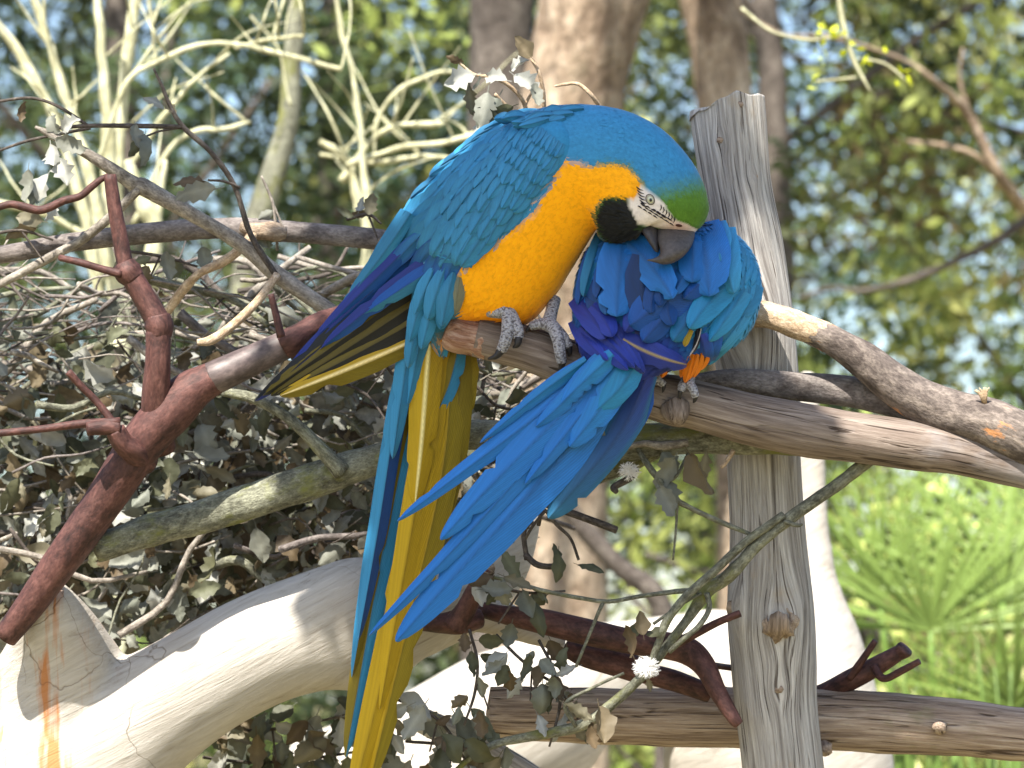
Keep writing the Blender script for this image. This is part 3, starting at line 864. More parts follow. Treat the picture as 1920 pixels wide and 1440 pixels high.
redpart('wavy_rod', [(203, 330, 4.0, 6), (190, 336, 4.0, 6), (172, 350, 4.0, 7), (150, 368, 4.0, 7), (120, 376, 4.0, 7.5), (95, 388, 4.0, 8), (72, 394, 4.0, 8), (45, 388, 4.0, 8), (20, 383, 4.0, 7), (-10, 390, 4.0, 7), (-60, 400, 4.0, 7)], seg=12)
redpart('thin_rod', [(228, 514, 3.99, 9), (190, 504, 3.99, 7), (150, 492, 3.99, 7), (112, 483, 4.0, 6)], seg=12)
redpart('grey_pipe', [(398, 710, 4.02, 32), (420, 700, 4.02, 31.5), (480, 672, 4.03, 29), (540, 644, 4.04, 27)], 'steel_grey')
redpart('pipe_end', [(530, 648, 4.035, 26), (545, 640, 4.035, 29), (570, 625, 4.04, 25), (600, 606, 4.05, 20), (640, 588, 4.08, 16)], rough=0.15, freq=80)
redpart('spike', [(527, 632, 4.0, 8), (518, 592, 4.0, 7), (508, 552, 4.0, 6)], seg=10)
redpart('side_pipe', [(272, 866, 4.03, 26), (250, 846, 4.0, 24), (230, 830, 3.99, 21), (216, 806, 3.985, 19)])
redpart('side_pipe', [(222, 802, 3.985, 19), (195, 801, 3.98, 15), (163, 804, 3.975, 13)])
redpart('thin_rod', [(225, 790, 3.98, 8), (150, 795, 3.98, 8), (80, 804, 3.98, 7), (0, 812, 3.98, 7), (-70, 816, 3.98, 7)], seg=12)
redpart('thin_rod', [(212, 792, 3.985, 8), (180, 752, 3.985, 7), (150, 722, 3.98, 7), (128, 697, 3.975, 7)], seg=12)

red2 = thing('steel_branch', at(1100, 1185, 4.12), 'rust red steel branch frame crossing low behind the post', 'metal branch')
def red2part(name, pts, mat='rust', seg=18, res=6, **kw):
    mb = MB(); tube(mb, pts, seg, res, **kw); return mb.build(name, M[mat], red2)
red2part('cut_stub', [(856, 1172, 4.06, 26), (872, 1145, 4.05, 20), (890, 1110, 4.04, 18), (906, 1080, 4.03, 15), (915, 1066, 4.028, 15)], rough=0.08, freq=60)
red2part('cut_face', [(914, 1068, 4.028, 14), (916, 1064, 4.024, 13)], 'cut_end')
red2part('socket', [(790, 1168, 4.09, 16), (830, 1168, 4.07, 20), (868, 1166, 4.06, 24), (900, 1160, 4.07, 18)], rough=0.2, freq=70)
red2part('main_pipe', [(890, 1140, 4.1, 14), (940, 1152, 4.08, 17), (1000, 1162, 4.07, 23), (1080, 1180, 4.065, 25), (1180, 1202, 4.06, 24), (1250, 1210, 4.06, 26), (1292, 1222, 4.06, 26), (1322, 1250, 4.05, 21), (1345, 1295, 4.04, 17), (1375, 1345, 4.03, 13), (1385, 1358, 4.03, 10)], rough=0.04, freq=50, lump=0.08)
red2part('second_pipe', [(1060, 1215, 4.11, 16), (1095, 1228, 4.105, 22), (1150, 1242, 4.1, 25), (1195, 1256, 4.1, 25), (1210, 1262, 4.1, 20), (1260, 1275, 4.1, 20), (1330, 1300, 4.11, 18)], rough=0.05, freq=60)
red2part('thin_rod', [(1270, 1205, 4.03, 10), (1310, 1185, 4.02, 8), (1350, 1165, 4.01, 7), (1388, 1150, 4.005, 7)], seg=10)
red2part('thin_rod', [(1322, 1245, 4.05, 6), (1370, 1252, 4.12, 6), (1450, 1262, 4.15, 6)], seg=10)
red2part('main_pipe', [(1330, 1300, 4.16, 18), (1450, 1320, 4.19, 18), (1530, 1305, 4.18, 18), (1600, 1272, 4.16, 20), (1650, 1245, 4.15, 18), (1692, 1220, 4.14, 14)], lump=0.06)
red2part('end_collar', [(1684, 1226, 4.142, 14), (1694, 1218, 4.14, 17), (1697, 1215, 4.139, 16)], rough=0.1, freq=120)
red2part('spike', [(1592, 1272, 4.15, 8), (1615, 1240, 4.14, 7), (1641, 1202, 4.13, 6)], seg=10)
red2part('hook', [(1640, 1250, 4.14, 8), (1648, 1266, 4.13, 8), (1662, 1272, 4.12, 7), (1690, 1258, 4.11, 7), (1724, 1240, 4.1, 6)], seg=10)
rod = MB(); tube(rod, [(1010, 940, 4.07, 7), (1060, 958, 4.05, 7), (1110, 976, 4.04, 7), (1156, 994, 4.03, 7)], 12, 5, rough=0.1, freq=90)
rod.build('dead_stick', M['twig_dark'], label='straight dark dead stick poking out under the drooping blue tail', cat='stick')
rod = MB(); tube(rod, [(1192, 880, 4.03, 7), (1180, 897, 4.02, 7), (1160, 908, 4.01, 7), (1150, 915, 4.005, 6), (1156, 922, 4.0, 5)], 12, 5, rough=0.1, freq=90)
rod.build('dead_stick', M['twig_dark'], label='stubby curled dead stick below the lichen branch with white down on it', cat='stick')


# ------------------------------------------------------------------ pale sculpted limbs (blended solids)
def sculpt(name, label, groups, base, voxel, seed, smooth=8):
    mb = MB()
    for g in groups:
        P = catmull(g, 8)
        v, f, tc = tube_w(atn(P[:, :3]), P[:, 3] * P[:, 2] / F, 28, rough=0.05, freq=14, seed=seed, lump=0.12)
        mb.add(v, f, tc)
    lo = base
    o = mb.build(name, M['pale'], None, label=label, cat='sculpture')
    r = o.modifiers.new('blend', 'REMESH'); r.mode = 'VOXEL'; r.voxel_size = voxel; r.use_smooth_shade = True
    s = o.modifiers.new('soften', 'SMOOTH'); s.factor = 0.5; s.iterations = smooth
    return o


def gpx(px, d, z):
    p = at(px, 720, d); p.z = z
    return to_px(p)[:2]


gx = gpx(40, 4.22, -0.05)
sculpt('pale_tree_sculpture', 'pale sculpted concrete limb running from a flared trunk under the tails', [
    [(gx[0], gx[1], 4.22, 330), (20, 2600, 4.22, 300), (40, 1900, 4.22, 255), (60, 1600, 4.22, 235), (90, 1430, 4.2, 205), (110, 1310, 4.18, 150), (108, 1220, 4.14, 98), (95, 1150, 4.10, 62), (85, 1110, 4.08, 38)],
    [(120, 1500, 4.2, 200), (220, 1385, 4.18, 135), (340, 1300, 4.17, 108), (470, 1225, 4.17, 104), (580, 1185, 4.17, 108), (680, 1165, 4.17, 122), (770, 1140, 4.17, 96), (860, 1128, 4.17, 62), (930, 1155, 4.16, 36), (1010, 1188, 4.15, 24), (1060, 1208, 4.14, 14)],
    [(760, 1150, 4.2, 90), (860, 1110, 4.21, 80), (925, 1070, 4.22, 62), (965, 1010, 4.23, 44), (985, 960, 4.24, 30), (995, 900, 4.26, 18)]], None, 0.005, 3)
gx = gpx(1500, 5.3, -0.05)
sculpt('pale_tree_sculpture', 'white sunlit sculpted trunk standing behind the weathered post', [
    [(gx[0], gx[1], 5.3, 330), (1490, 1900, 5.3, 290), (1470, 1560, 5.3, 215), (1480, 1400, 5.3, 185), (1500, 1280, 5.3, 145), (1512, 1180, 5.3, 100), (1522, 1080, 5.3, 48), (1524, 960, 5.3, 30), (1520, 820, 5.3, 26), (1512, 690, 5.3, 20)],
    [(1440, 1420, 5.3, 200), (1350, 1290, 5.3, 150), (1270, 1260, 5.28, 112), (1180, 1260, 5.26, 96), (1080, 1290, 5.24, 120), (980, 1360, 5.22, 150), (840, 1430, 5.2, 150), (700, 1470, 5.2, 130), (560, 1500, 5.2, 110)]], None, 0.012, 5)

# ------------------------------------------------------------------ dry spiny oak leaves
LEAFC = [lin(126, 127, 116), lin(142, 143, 134), lin(104, 106, 84), lin(90, 90, 66), lin(112, 100, 78), lin(92, 78, 58), lin(166, 166, 158), lin(80, 82, 64), lin(114, 117, 106), lin(122, 116, 96)]


def leaf_mesh(seed, c):
    """unit-length leaf along +x, spiny margin, folded and curled; about 40 triangles"""
    rs = np.random.RandomState(seed)
    n = 9
    V = []; C = []
    wid = rs.uniform(0.2, 0.36); curl = rs.uniform(-0.9, 1.1); fold = rs.uniform(0.05, 0.75); twist = rs.uniform(-1.3, 1.3)
    spiny = rs.rand() < 0.5; ph = rs.uniform(0, 9); jit = rs.uniform(0.8, 1.15, (n, 2))
    for i in range(n):
        s = i / (n - 1)
        w = wid * (math.sin(math.pi * min(1, s * 0.96 + 0.03)) ** 0.7) * (1.12 - 0.3 * s)
        for u in (-1, -0.45, 0, 0.45, 1):
            t = 1.0
            if abs(u) == 1 and spiny:
                t = 1.2 if (i + (u > 0)) % 2 else 0.82
            y = u * w * t * (jit[i][int(u > 0)] if abs(u) > 0.4 else 1)
            x = s + (0.03 if abs(u) == 1 and t > 1 else 0)
            a = twist * (s - 0.5)
            z0 = abs(y) * fold + curl * (s - 0.5) ** 2 + 0.035 * math.sin(s * 14 + u * 3 + seed)
            V.append((x, y * math.cos(a) - z0 * math.sin(a), y * math.sin(a) + z0 * math.cos(a)))
            k = 1.0 - 0.12 * abs(u) + (0.18 if u == 0 else 0) + rs.uniform(-0.06, 0.06)
            C.append([q * k for q in c])
    f = [(i * 5 + j, (i + 1) * 5 + j, (i + 1) * 5 + j + 1, i * 5 + j + 1) for i in range(n - 1) for j in range(4)]
    b = len(V)
    for x, y in ((-0.22, 0.012), (-0.22, -0.012), (0.05, -0.014), (0.05, 0.014)):
        V.append((x, y, 0.02 + curl * 0.25)); C.append([q * 0.7 for q in c])
    f.append((b, b + 1, b + 2, b + 3))
    return np.array(V), f, np.array(C)


LEAVES = [leaf_mesh(i, LEAFC[i % len(LEAFC)]) for i in range(40)]
LEAF_ME = []
for i, (v, f, c) in enumerate(LEAVES):
    mb = MB(); mb.add(v, f, c=c); LEAF_ME.append(mb.mesh('leaf', M['leaf']))


def leaf_matrix(px, py, d, ang, size, face=None, tilt=None):
    """ang: image-plane direction in degrees (0 right, 90 down); size px"""
    a = math.radians(ang)
    x = RIGHT * math.cos(a) - UP * math.sin(a)
    x = (x + FWD * (rnd.gauss(0, 0.35) if tilt is None else tilt)).normalized()
    z = (-FWD + UP * rnd.gauss(0.2, 0.55) + RIGHT * rnd.gauss(0, 0.55)).normalized()
    if rnd.random() < 0.4: z = -z
    y = z.cross(x).normalized(); z = x.cross(y)
    s = size * d / F
    m = Matrix((x, y, z)).transposed().to_4x4()
    return Matrix.Translation(at(px, py, d)) @ m @ Matrix.Scale(s, 4)


def leaf(parent, px, py, d, ang, size, i=None):
    i = rnd.randrange(len(LEAF_ME)) if i is None else i
    return link('leaf', LEAF_ME[i], parent, mw=leaf_matrix(px, py, d, ang, size))


def leafy_twig(label, tubes, leaves, mat='twig', name='leafy_twig', cat='twig'):
    p0 = tubes[0][0]
    t = thing(name, at(p0[0], p0[1], p0[2]), label, cat)
    for k, tb in enumerate(tubes):
        mb = MB(); tube(mb, tb, 8, 5, rough=0.12, freq=200)
        mb.build('stem' if k == 0 else 'side_stem', M[mat], t)
    for l in leaves:
        leaf(t, *l)
    return t


# ------------------------------------------------------------------ the brush pile
pile_base = at(400, 1100, 4.4)
pile = thing('brush_pile', pile_base, 'tangled heap of dry cut oak twigs and grey leaves', 'brush pile')


def top_edge(x):
    return np.interp(x, [-150, 0, 150, 350, 550, 700, 900, 1010, 1080], [500, 505, 540, 520, 510, 500, 610, 640, 760])


def bot_edge(x):
    return np.interp(x, [-150, 100, 300, 500, 700, 900, 1010, 1080], [1180, 1180, 1200, 1130, 1090, 1010, 900, 860])


twigs = []
for k in range(560):
    x = rnd.uniform(-140, 1020)
    lo, hi = top_edge(x), bot_edge(x)
    y = lo + (hi - lo) * rnd.random() ** 1.35
    d = rnd.uniform(4.22, 4.7)
    ang = rnd.gauss(-4, 24) if rnd.random() < 0.72 else rnd.uniform(-80, 80)
    L = rnd.uniform(90, 330)
    r = rnd.choice([1.6, 2.0, 2.6, 3.2, 4.2, 6.0]) * rnd.uniform(0.8, 1.2)
    if rnd.random() < 0.05: r = rnd.uniform(7, 10)
    a = math.radians(ang); c, s = math.cos(a), math.sin(a)
    b1, b2 = rnd.gauss(0, 0.07) * L, rnd.gauss(0, 0.07) * L
    pts = [(x - c * L / 2, y - s * L / 2, d + rnd.gauss(0, .03), r), (x - c * L / 6 - s * b1, y - s * L / 6 + c * b1, d, r * .92), (x + c * L / 6 - s * b2, y + s * L / 6 + c * b2, d, r * .8), (x + c * L / 2, y + s * L / 2, d + rnd.gauss(0, .03), r * .55)]
    twigs.append((d - r * 0.02, pts, r))
twigs.sort(key=lambda t: t[0])
rest = MB()
for k, (q, pts, r) in enumerate(twigs):
    mat = rnd.choice(['twig', 'twig', 'twig', 'twig_dark', 'smooth_bark', 'mossy'])
    if k < 290:
        mb = MB(); tube(mb, pts, 6 if r < 4 else 10, 3, rough=0.1, freq=150)
        mb.build('twig', M[mat], pile)
    else:
        tube(rest, pts, 5, 3)
rest.build('twig_tangle', M['twig_dark'], pile, kind='stuff')

lv = []
for k in range(2500):
    x = rnd.uniform(-140, 1000)
    lo, hi = top_edge(x) + 20, bot_edge(x)
    y = lo + (hi - lo) * rnd.random() ** 0.72
    dens = 0.25 + 0.75 * min(1, max(0, (y - lo) / 190))
    if x > 860: dens *= 0.6
    if rnd.random() > dens: continue
    lv.append((rnd.uniform(4.24, 4.7), x, y, rnd.gauss(80, 60), rnd.uniform(32, 74)))
lv.sort()
rest = MB()
for k, (d, x, y, a, s) in enumerate(lv):
    if k < 290:
        leaf(pile, x, y, d, a, s)
    else:
        i = rnd.randrange(40); v, f, c = LEAVES[i]
        m = np.array(leaf_matrix(x, y, d, a, s))
        rest.add(v @ m[:3, :3].T + m[:3, 3], f, c=c * rnd.uniform(0.7, 1.1))
rest.build('leaf_mass', M['leaf'], pile, kind='stuff')

# ------------------------------------------------------------------ leafy twigs one can pick out
leafy_twig('thin dark twig with curled leaves rising above the long grey branch', [
    [(520, 520, 4.13, 6), (470, 440, 4.12, 5.5), (440, 350, 4.11, 5), (395, 285, 4.1, 5), (345, 240, 4.1, 5), (322, 205, 4.1, 4), (305, 165, 4.1, 3.5), (288, 128, 4.1, 2)],
    [(342, 238, 4.1, 4.5), (250, 236, 4.1, 4.5), (165, 236, 4.1, 4), (90, 242, 4.1, 3)],
    [(165, 236, 4.1, 3.5), (110, 200, 4.1, 3), (60, 184, 4.1, 3), (0, 190, 4.1, 3), (-40, 200, 4.1, 3)],
    [(450, 352, 4.11, 3), (420, 340, 4.1, 2.5), (390, 338, 4.1, 2)],
    [(170, 240, 4.1, 3), (60, 262, 4.1, 3), (0, 282, 4.1, 2.5)],
    [(345, 238, 4.1, 3), (300, 246, 4.1, 2), (275, 255, 4.1, 2)]],
    [(250, 238, 4.09, 75, 52, 0), (290, 250, 4.09, 95, 70, 8), (268, 262, 4.09, 140, 55, 7), (310, 200, 4.09, 205, 45, 1), (330, 215, 4.1, 230, 40, 9), (95, 272, 4.09, 80, 46, 6), (105, 262, 4.09, 20, 60, 0),
     (115, 245, 4.09, 330, 45, 6), (400, 350, 4.09, 165, 80, 1), (385, 345, 4.1, 190, 62, 5), (110, 296, 4.09, 70, 55, 6), (60, 320, 4.09, 95, 62, 0), (90, 325, 4.09, 110, 55, 6), (72, 352, 4.1, 100, 40, 8), (40, 190, 4.1, 90, 40, 5), (90, 215, 4.1, 60, 45, 10), (100, 380, 4.1, 110, 38, 6)], mat='twig_dark')
leafy_twig('pale dry sprig of holly like leaves sticking up behind the back feathers', [
    [(990, 260, 4.12, 4), (985, 200, 4.1, 4), (960, 165, 4.09, 4), (925, 145, 4.08, 4), (890, 140, 4.08, 3), (862, 118, 4.08, 2)],
    [(1015, 250, 4.12, 4), (1020, 190, 4.1, 4), (1012, 140, 4.09, 3.5), (995, 108, 4.09, 3)],
    [(975, 230, 4.1, 4), (950, 200, 4.08, 3.5), (928, 176, 4.07, 3)],
    [(1130, 210, 4.12, 4), (1110, 180, 4.1, 4), (1085, 158, 4.1, 3.5), (1060, 158, 4.1, 3), (1040, 162, 4.1, 2)],
    [(980, 215, 4.1, 3), (988, 190, 4.1, 3), (998, 172, 4.1, 2)]],
    [(890, 140, 4.07, 160, 62, 6), (905, 148, 4.07, 130, 58, 1), (880, 160, 4.07, 85, 60, 9), (915, 170, 4.06, 100, 72, 0), (930, 180, 4.06, 120, 75, 8), (950, 150, 4.07, 190, 45, 6), (965, 140, 4.08, 40, 58, 6), (995, 108, 4.08, 230, 50, 4), (990, 112, 4.08, 150, 42, 6),
     (868, 122, 4.08, 210, 36, 5), (960, 205, 4.06, 160, 62, 3), (1000, 160, 4.08, 80, 50, 0), (935, 215, 4.06, 190, 50, 7), (905, 215, 4.07, 100, 50, 6)], mat='straw')
leafy_twig('lichen grey twig crossing in front of the post down to the leaves', [
    [(1650, 846, 3.985, 13), (1600, 886, 3.985, 12), (1540, 930, 3.985, 12), (1480, 972, 3.985, 12), (1420, 1022, 3.985, 11), (1378, 1068, 3.99, 13), (1350, 1092, 4.0, 13), (1325, 1108, 4.0, 14), (1290, 1160, 4.0, 9), (1255, 1205, 4.0, 9), (1210, 1262, 4.0, 9), (1150, 1318, 4.01, 10), (1090, 1360, 4.02, 11), (1000, 1380, 4.03, 10), (940, 1392, 4.04, 8), (890, 1415, 4.05, 6), (850, 1450, 4.05, 5)],
    [(1470, 965, 3.98, 8), (1400, 1015, 3.98, 8), (1340, 1070, 3.98, 8), (1285, 1120, 3.98, 8), (1250, 1165, 3.98, 8), (1235, 1205, 3.985, 7), (1218, 1248, 3.99, 6)],
    [(1320, 1110, 4.0, 6), (1280, 1108, 4.0, 5), (1200, 1118, 4.0, 4), (1140, 1128, 4.0, 4), (1080, 1120, 4.0, 4), (1020, 1108, 4.0, 4), (960, 1090, 4.01, 4), (920, 1082, 4.01, 3)],
    [(1325, 1112, 3.99, 6), (1330, 1140, 3.985, 5), (1312, 1172, 3.98, 5), (1282, 1198, 3.98, 5), (1255, 1222, 3.99, 5)],
    [(1315, 1112, 3.99, 3), (1275, 1135, 3.99, 3), (1225, 1170, 3.99, 3)],
    [(1080, 1362, 4.01, 4), (1060, 1320, 4.0, 4), (1110, 1290, 4.0, 3), (1170, 1262, 4.0, 3)],
    [(1130, 1130, 4.0, 4), (1105, 1190, 4.0, 3), (1080, 1250, 4.0, 3)],
    [(1470, 978, 3.98, 5), (1495, 985, 3.975, 4), (1505, 983, 3.975, 2)]],
    [(1180, 1200, 3.99, 300, 40, 3), (1195, 1230, 3.98, 250, 60, 5), (1205, 1190, 3.98, 260, 45, 4), (1060, 1320, 3.99, 30, 60, 9), (1100, 1360, 4.0, 70, 60, 5), (1120, 1325, 3.99, 80, 70, 4), (1250, 1180, 3.98, 160, 40, 3), (1215, 1270, 3.98, 80, 32, 9)], mat='mossy')
leafy_twig('curved bare twig with large spiny leaves hanging under the perch', [
    [(1195, 840, 4.01, 5), (1212, 868, 4.0, 6), (1240, 905, 3.99, 6), (1265, 935, 3.985, 6), (1300, 955, 3.985, 5), (1350, 978, 3.985, 5), (1410, 1003, 3.985, 4)],
    [(1290, 850, 4.0, 3), (1270, 890, 3.99, 3), (1252, 905, 3.99, 3)],
    [(1270, 940, 3.985, 3), (1268, 985, 3.985, 2.5), (1262, 1050, 3.985, 2)]],
    [(1250, 900, 3.98, 85, 62, 8), (1240, 915, 3.98, 65, 66, 0), (1298, 850, 3.98, 60, 92, 4), (1325, 848, 3.985, 100, 62, 9), (1268, 858, 3.98, 120, 70, 0), (1245, 850, 3.99, 60, 55, 8)], mat='mossy')
leafy_twig('fine forked twig with dark drooping leaves below the blue tail tips', [
    [(1010, 985, 4.03, 4), (1018, 955, 4.02, 3.5), (1045, 985, 4.02, 3.5), (1070, 1010, 4.02, 3), (1085, 1050, 4.02, 3)],
    [(985, 1040, 4.03, 6), (1010, 1060, 4.02, 6), (1052, 1062, 4.02, 5)],
    [(985, 930, 4.04, 5), (982, 1000, 4.03, 5), (988, 1050, 4.03, 5)],
    [(1020, 960, 4.02, 3), (1000, 985, 4.02, 3), (985, 1010, 4.03, 3)]],
    [(1085, 1052, 4.01, 20, 52, 7), (1052, 1035, 4.01, 95, 58, 3), (1050, 1060, 4.01, 260, 46, 7)], mat='twig_dark')

# hanging oak sprays in the lower middle: each spray is a stem with its leaves
def spray(label, stem, n, size, jitter=26, mat='twig_dark', ang=(90, 40)):
    lv = []
    P = catmull(stem, 6)
    for k in range(n):
        p = P[rnd.randrange(len(P))]
        lv.append((p[0] + rnd.gauss(0, jitter), p[1] + rnd.gauss(0, jitter * 0.7), p[2] - rnd.uniform(-0.02, 0.03), rnd.gauss(*ang), rnd.uniform(*size) * 0.82))
    leafy_twig(label, [stem, [tuple(P[len(P) // 2][:3]) + (2.2,), (P[len(P) // 2][0] + rnd.uniform(-50, 50), P[len(P) // 2][1] + 60, P[len(P) // 2][2], 1.6)]], lv, mat, name='oak_spray', cat='leaf spray')


spray('olive leaf cluster hanging over the rust red pipe', [(900, 1085, 4.02, 3), (950, 1105, 4.01, 3), (1000, 1112, 4.01, 3), (1060, 1108, 4.01, 2)], 13, (50, 88), 22, ang=(85, 60))
spray('dry leaf spray dangling in front of the pale limb arch', [(880, 1180, 4.03, 3), (895, 1240, 4.02, 3), (890, 1300, 4.02, 3), (870, 1360, 4.02, 2)], 10, (44, 74), 24)
spray('brown leaf spray hanging before the cut end of the rail log', [(930, 1190, 4.04, 3), (975, 1235, 4.03, 3), (1020, 1270, 4.03, 3), (1065, 1290, 4.03, 2)], 15, (40, 72), 28)
spray('pale leaf spray hanging over the rail log below the red pipe', [(1010, 1200, 4.04, 3), (1040, 1260, 4.03, 3), (1050, 1320, 4.03, 3), (1030, 1400, 4.03, 2)], 13, (44, 78), 26)
spray('grey leaf spray hanging beside the yellow tail tips', [(740, 1310, 4.07, 3), (800, 1335, 4.06, 3), (840, 1370, 4.05, 3), (880, 1440, 4.05, 2)], 14, (56, 104), 30)
spray('dark leaf spray hanging under the pale limb beside the tail', [(360, 1350, 4.3, 3), (460, 1370, 4.3, 3), (560, 1360, 4.3, 3), (650, 1340, 4.3, 2)], 34, (50, 95), 40)
spray('lower shaded leaf spray under the pale limb', [(380, 1420, 4.33, 3), (480, 1430, 4.33, 3), (600, 1420, 4.33, 3), (720, 1400, 4.33, 2)], 30, (50, 90), 36)
spray('leaf spray with brown tips beneath the blue tail ends', [(760, 1390, 4.08, 3), (850, 1400, 4.08, 3), (930, 1440, 4.08, 3)], 12, (48, 84), 34)
spray('small grey spray caught on the thin twig by the tail', [(940, 900, 4.1, 3), (970, 930, 4.09, 3), (990, 980, 4.08, 2)], 9, (40, 66), 20)
spray('sunlit leaf spray among twigs beneath the chewed perch end', [(890, 720, 4.12, 3), (930, 760, 4.12, 3), (980, 770, 4.12, 3)], 12, (40, 70), 32)
spray('curled leaf spray on the grey branch behind the macaw back', [(650, 412, 4.17, 3), (690, 402, 4.16, 3), (715, 420, 4.16, 2)], 4, (36, 60), 12, ang=(150, 60))
spray('silver leaf spray over the end of the long grey branch', [(-20, 440, 4.14, 3), (40, 432, 4.14, 3), (100, 450, 4.14, 2)], 5, (60, 90), 14, ang=(170, 30))
spray('sparse leaf spray under the long grey branch', [(230, 470, 4.18, 3), (300, 480, 4.18, 3), (370, 500, 4.18, 2)], 8, (44, 70), 26)
spray('twiggy spray beside the torn branch collar', [(520, 470, 4.19, 3), (515, 400, 4.18, 3), (508, 370, 4.18, 3), (490, 330, 4.18, 2)], 4, (30, 48), 12, ang=(110, 60), mat='twig')

# ------------------------------------------------------------------ white down feathers caught on twigs
def down(label, px, py, d, r, n, name='down_feather'):
    mb = MB()
    for k in range(n):
        a = rnd.uniform(0, 2 * math.pi); e = rnd.uniform(-1, 1); L = r * rnd.uniform(0.6, 1.1)
        x, y = px + math.cos(a) * L, py + math.sin(a) * L * 0.8
        tube(mb, [(px + rnd.gauss(0, 3), py + rnd.gauss(0, 3), d, 0.55), ((px + x) / 2 + rnd.gauss(0, 2.5), (py + y) / 2 + rnd.gauss(0, 2.5), d - 0.004 * e, 0.5), (x, y, d - 0.006 * e, 0.3)], 4, 2, c=lin(240, 238, 236))
    o = mb.build(name, M['plume'], label=label, cat='feather', group='white down caught on twigs')


down('tuft of white down caught where the twig meets the red pipe', 1212, 1252, 3.975, 26, 260)
down('tuft of white down stuck on the curled dead stick', 1180, 884, 4.0, 22, 180)

# ------------------------------------------------------------------ fan palm
pb = at(1790, 720, 7.4); pb.z = -0.05
palm = thing('fan_palm', pb, 'bright green fan palm with spiky pleated fronds in the sun', 'palm')
lm = MB()
nL = 7
Vp = []; Cp = []
for i in range(nL):
    s = i / (nL - 1)
    w = 0.018 * (math.sin(math.pi * (0.08 + 0.86 * s)) ** 0.8) * (1.15 - 0.5 * s)
    for u in (-1, 0, 1):
        Vp.append((s, u * w, (0.012 if u == 0 else 0.0) - 0.10 * s * s))
        g = 0.9 + 0.35 * s
        Cp.append([lin(124, 146, 74)[0] * g, lin(124, 146, 74)[1] * g, lin(124, 146, 74)[2] * g])
lm.add(Vp, [(i * 3 + j, (i + 1) * 3 + j, (i + 1) * 3 + j + 1, i * 3 + j + 1) for i in range(nL - 1) for j in range(2)], c=Cp)
LEAFLET = lm.mesh('leaflet', M['palm'])
for k, (px, py, d, R, tilt, a0, a1) in enumerate([(1745, 1185, 7.3, 0.35, 0.25, -175, -5), (1880, 1130, 7.5, 0.35, -0.1, -170, -10), (1650, 1130, 7.55, 0.30, 0.1, -165, -40), (1900, 1330, 7.2, 0.30, 0.5, -180, 0), (1790, 1400, 7.25, 0.30, 0.4, -180, 0), (1960, 1020, 7.7, 0.35, -0.2, -200, -40)]):
    hub = at(px, py, d)
    st = MB()
    P = catmull(np.array([np.array(pb) + np.array([rnd.uniform(-.1, .1), rnd.uniform(-.1, .1), 0.0]), (np.array(pb) + np.array(hub)) / 2 + np.array([0, 0.05, 0.15]), np.array(hub)]), 8)
    v, f, tc = tube_w(P, np.linspace(0.014, 0.006, len(P)), 8); st.add(v, f, tc, lin(120, 150, 70))
    fr = st.build('frond', M['palm'], palm)
    for q in range(30):
        a = math.radians(a0 + (a1 - a0) * q / 29 + rnd.gauss(0, 1.5))
        x = (RIGHT * math.cos(a) - UP * math.sin(a) - FWD * (tilt + rnd.gauss(0, .07))).normalized()
        z = (-FWD * 0.7 + UP * 0.7 + RIGHT * rnd.gauss(0, .3)).normalized()
        y = z.cross(x).normalized(); z = x.cross(y)
        m = Matrix((x, y, z)).transposed().to_4x4()
        o = link('leaflet', LEAFLET, None, mw=Matrix.Translation(hub) @ m @ Matrix.Scale(R * rnd.uniform(0.85, 1.1), 4))
        o.parent = fr
# strap leaved plants at the palm's foot
for k, px in enumerate([1860, 1700]):
    sb = at(px, 720, 6.9 + 0.3 * k); sb.z = -0.05
    sp = thing('strap_plant', sb, ['upright strap leaved plant growing in front of the fan palm', 'tall green blades growing between the white trunk and the palm'][k], 'plant')
    for q in range(14):
        ex, ey = px + rnd.gauss(0, 50), rnd.uniform(1180, 1400)
        mb = MB(); e = np.array(at(ex, ey, 6.9 + 0.3 * k + rnd.gauss(0, .06)))
        P = catmull(np.array([np.array(sb) + np.array([rnd.gauss(0, .03), rnd.gauss(0, .03), 0]), (np.array(sb) + e) / 2 + np.array([rnd.gauss(0, .03), 0, 0.1]), e]), 6)
        v, f, tc = tube_w(P, 0.014 * np.array([1.0] * 8 + [0.9, 0.7, 0.5, 0.3, 0.1]), 6, flat=0.25); mb.add(v, f, tc, lin(112, 138, 66))
        mb.build('blade', M['palm'], sp)

# ------------------------------------------------------------------ macaws
BLUE = np.array(lin(48, 128, 172)); NECK = np.array(lin(54, 131, 176)); DEEP = np.array(lin(16, 74, 146)); VIOL = np.array(lin(36, 54, 140))
BRIGHT = np.array(lin(32, 112, 190)); TEAL = np.array(lin(34, 124, 172)); YEL = np.array(lin(254, 172, 4)); OCHRE = np.array(lin(184, 150, 16)); OLIVY = np.array(lin(120, 104, 18))
GREEN = np.array(lin(82, 122, 38)); BLACK = np.array(lin(26, 28, 30)); WHITE = np.array(lin(222, 212, 204)); INK = np.array(lin(30, 26, 34))
ORANGE = np.array(lin(236, 132, 6))


